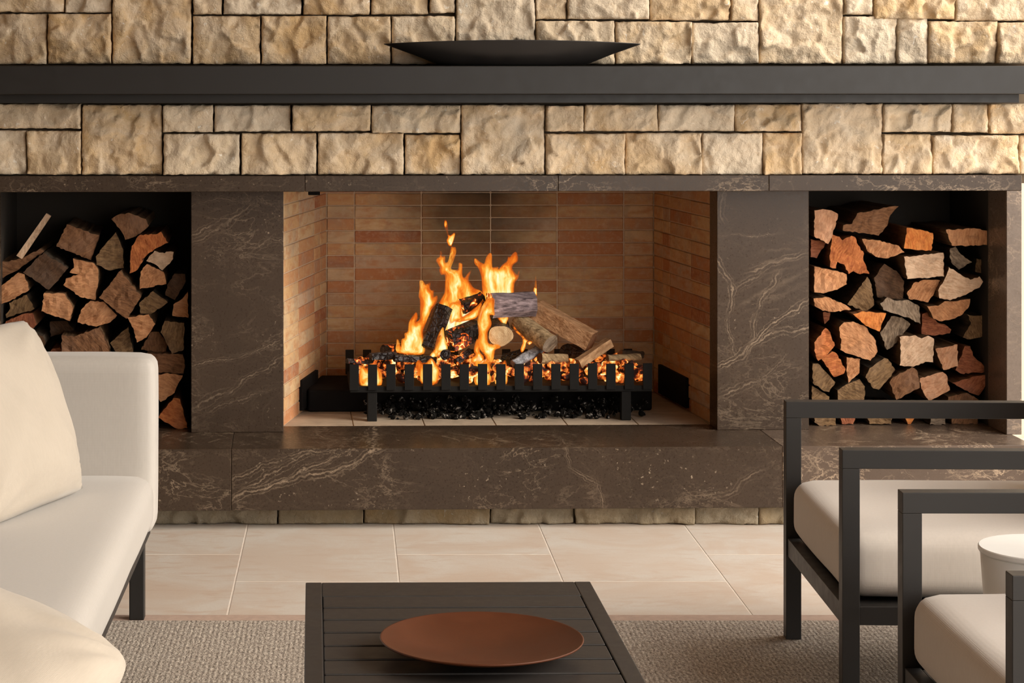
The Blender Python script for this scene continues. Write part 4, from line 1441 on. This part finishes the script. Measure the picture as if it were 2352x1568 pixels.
# ================================================================= armchairs
def armchair(M, label):
    """origin at the floor under the far front post's outer corner; +x to the chair's back, -y towards the viewer"""
    root = empty('armchair', M, label=label, cat='armchair', group='black-framed lounge chairs on the right')
    t, wd, dp, ah = .0375, .722, .86, .593
    z0 = RUGZ
    bv_ = .0012

    def b(name, lo, hi, mat=M_CHAIRF, bev=bv_):
        return box(name, lo, hi, mat, root, M, bev, 2)
    for y in (-t, -wd):
        b('front_leg', (0, y, z0), (t, y + t, ah - .0400))
        b('rear_leg', (dp - t, y, z0), (dp, y + t, ah - .0402))
        b('armrest', (0, y, ah - .040), (dp, y + t, ah))
        b('side_rail', (t + .0003, y + .004, .218), (dp - t - .0003, y + t - .004, .258))
    b('front_rail', (.004, -wd + t + .0003, .214), (t - .004, -t - .0003, .258))
    b('rear_rail', (dp - t + .004, -wd + t + .0003, .214), (dp - .004, -t - .0003, .258))
    b('seat_panel', (t, -wd + t, .236), (dp - t, -t, .254), M_CHAIRF, .001)
    b('top_rail', (dp - .012, -wd + t + .0003, .70), (dp + .024, -t - .0003, .735))
    for y in (-t - .03, -wd + t):
        b('back_post', (dp - .010, y, ah - .0395), (dp + .022, y + .03, .70))
    cu = soft_box((dp - .02, wd - 2 * t - .010, .146), .042, 16, (.004, .004, .010), .0015, 4)
    link('seat_cushion', cu, root, M @ Matrix.Translation((dp / 2 + .002, -wd / 2, .262 + .073)), M_CUSH)
    bc_ = soft_box((.15, wd - 2 * t - .014, .44), .05, 16, (.012, .004, .004), .0015, 5)
    link('back_cushion', bc_, root, M @ Matrix.Translation((dp - .095, -wd / 2, .64)) @ Matrix.Rotation(.14, 4, 'Y'), M_CUSH)
    return root


armchair(Matrix.Translation((1.079, 5.28, 0)) @ Matrix.Rotation(-.030, 4, 'Z'), 'black-framed armchair with pale cushion, nearer the fireplace')
armchair(Matrix.Translation((1.064, 4.126, 0)) @ Matrix.Rotation(-.004, 4, 'Z'), 'black-framed armchair with pale cushion in the bottom right corner')

# white drum table between the chairs
tr, tz = .128, .428
prof = [(0, 0.0), (.088, 0.0), (.092, .004), (tr - .002, tz - .006), (tr, tz - .003), (tr - .003, tz), (0, tz)]
vs, fs = cyl_rings(prof, 64)
dm = fix(mesh('drum', vs, fs, True))
tcx = (2252 - CX) * 4.325 / F + tr
sroot = empty('side_table', Matrix.Translation((tcx, 4.325, RUGZ)), label='small round white tapered side table between the two armchairs', cat='side table')
prof_b = [(.0, 0.0), (.090, 0.0), (.095, .004), (tr - .004, tz - .014), (tr - .006, tz - .0125), (0, tz - .0125)]
vs, fs = cyl_rings(prof_b, 64)
link('drum_body', fix(mesh('drum_body', vs, fs, False)), sroot, Matrix.Translation((tcx, 4.325, RUGZ)), M_WHITE)
prof_t = [(0, tz - .012), (tr - .002, tz - .012), (tr, tz - .009), (tr, tz - .002), (tr - .002, tz), (0, tz)]
vs, fs = cyl_rings(prof_t, 64)
link('table_top', fix(mesh('table_top', vs, fs, False)), sroot, Matrix.Translation((tcx, 4.325, RUGZ)), M_WHITE)
for me_ in ('drum_body',):
    m_ = bpy.data.meshes[me_]
    m_.polygons.foreach_set('use_smooth', [len(p.vertices) == 4 and abs(p.normal.z) < .6 for p in m_.polygons])

# ================================================================= coffee table
TZ, TFAR, TLEN = .36, 4.348, 1.15
TX0, TX1 = (702 - CX) * TFAR / F, (1357 - CX) * TFAR / F
TM = Matrix.Translation((TX0, TFAR, RUGZ)) @ Matrix.Rotation(.016, 4, 'Z')
tab = empty('coffee_table', TM, label='low black slatted coffee table on the rug', cat='table')
TW = TX1 - TX0
top, th = TZ - RUGZ, .034


def tb(name, lo, hi, bev=.002):
    return box(name, lo, hi, M_TABLE, tab, TM, bev, 2)


sr_ = .033
for x in (0, TW - sr_):
    tb('side_rail', (x, -TLEN, top - th), (x + sr_, 0, top))
tb('end_board', (sr_ + .0001, -.114, top - th), (TW - sr_ - .0001, -.0005, top - .0002))
tb('end_board', (sr_ + .001, -TLEN + .0005, top - th), (TW - sr_ - .001, -TLEN + .114, top - .0002))
y = -.118
while y > -TLEN + .20:
    tb('slat', (sr_ + .002, y - .0825, top - .022), (TW - sr_ - .002, y, top - .0008))
    y -= .0930
for x in (0.002, TW - .047):
    for y in (-.06, -TLEN + .015):
        tb('leg', (x, y, 0), (x + .045, y + .045, top - th - .0002))
tb('under_rail', (.10, -TLEN + .115, top - th), (.13, -.115, top - .0225))
tb('under_rail', (TW - .13, -TLEN + .115, top - th), (TW - .10, -.115, top - .0225))

# copper bowl on the table
bz = .036
bD = F * (H - TZ - bz) / (1462 - CY)
bX = (1106 - CX) * bD / F
R = 234 * bD / F
prof = [(0, 0), (.045, 0), (.062, .003), (R * .62, .012), (R * .86, bz - .012), (R - .0015, bz - .004), (R, bz - .001), (R - .0015, bz), (R - .0035, bz - .001),
        (R * .85, bz - .009), (R * .6, .016), (.058, .0065), (0, .005)]
vs, fs = cyl_rings(prof, 112)
link('copper_bowl', fix(mesh('copper_bowl', vs, fs, True)), None, Matrix.Translation((bX, bD, TZ + .0003)), M_COPPER, label='wide shallow rust-brown copper bowl on the coffee table', cat='bowl')
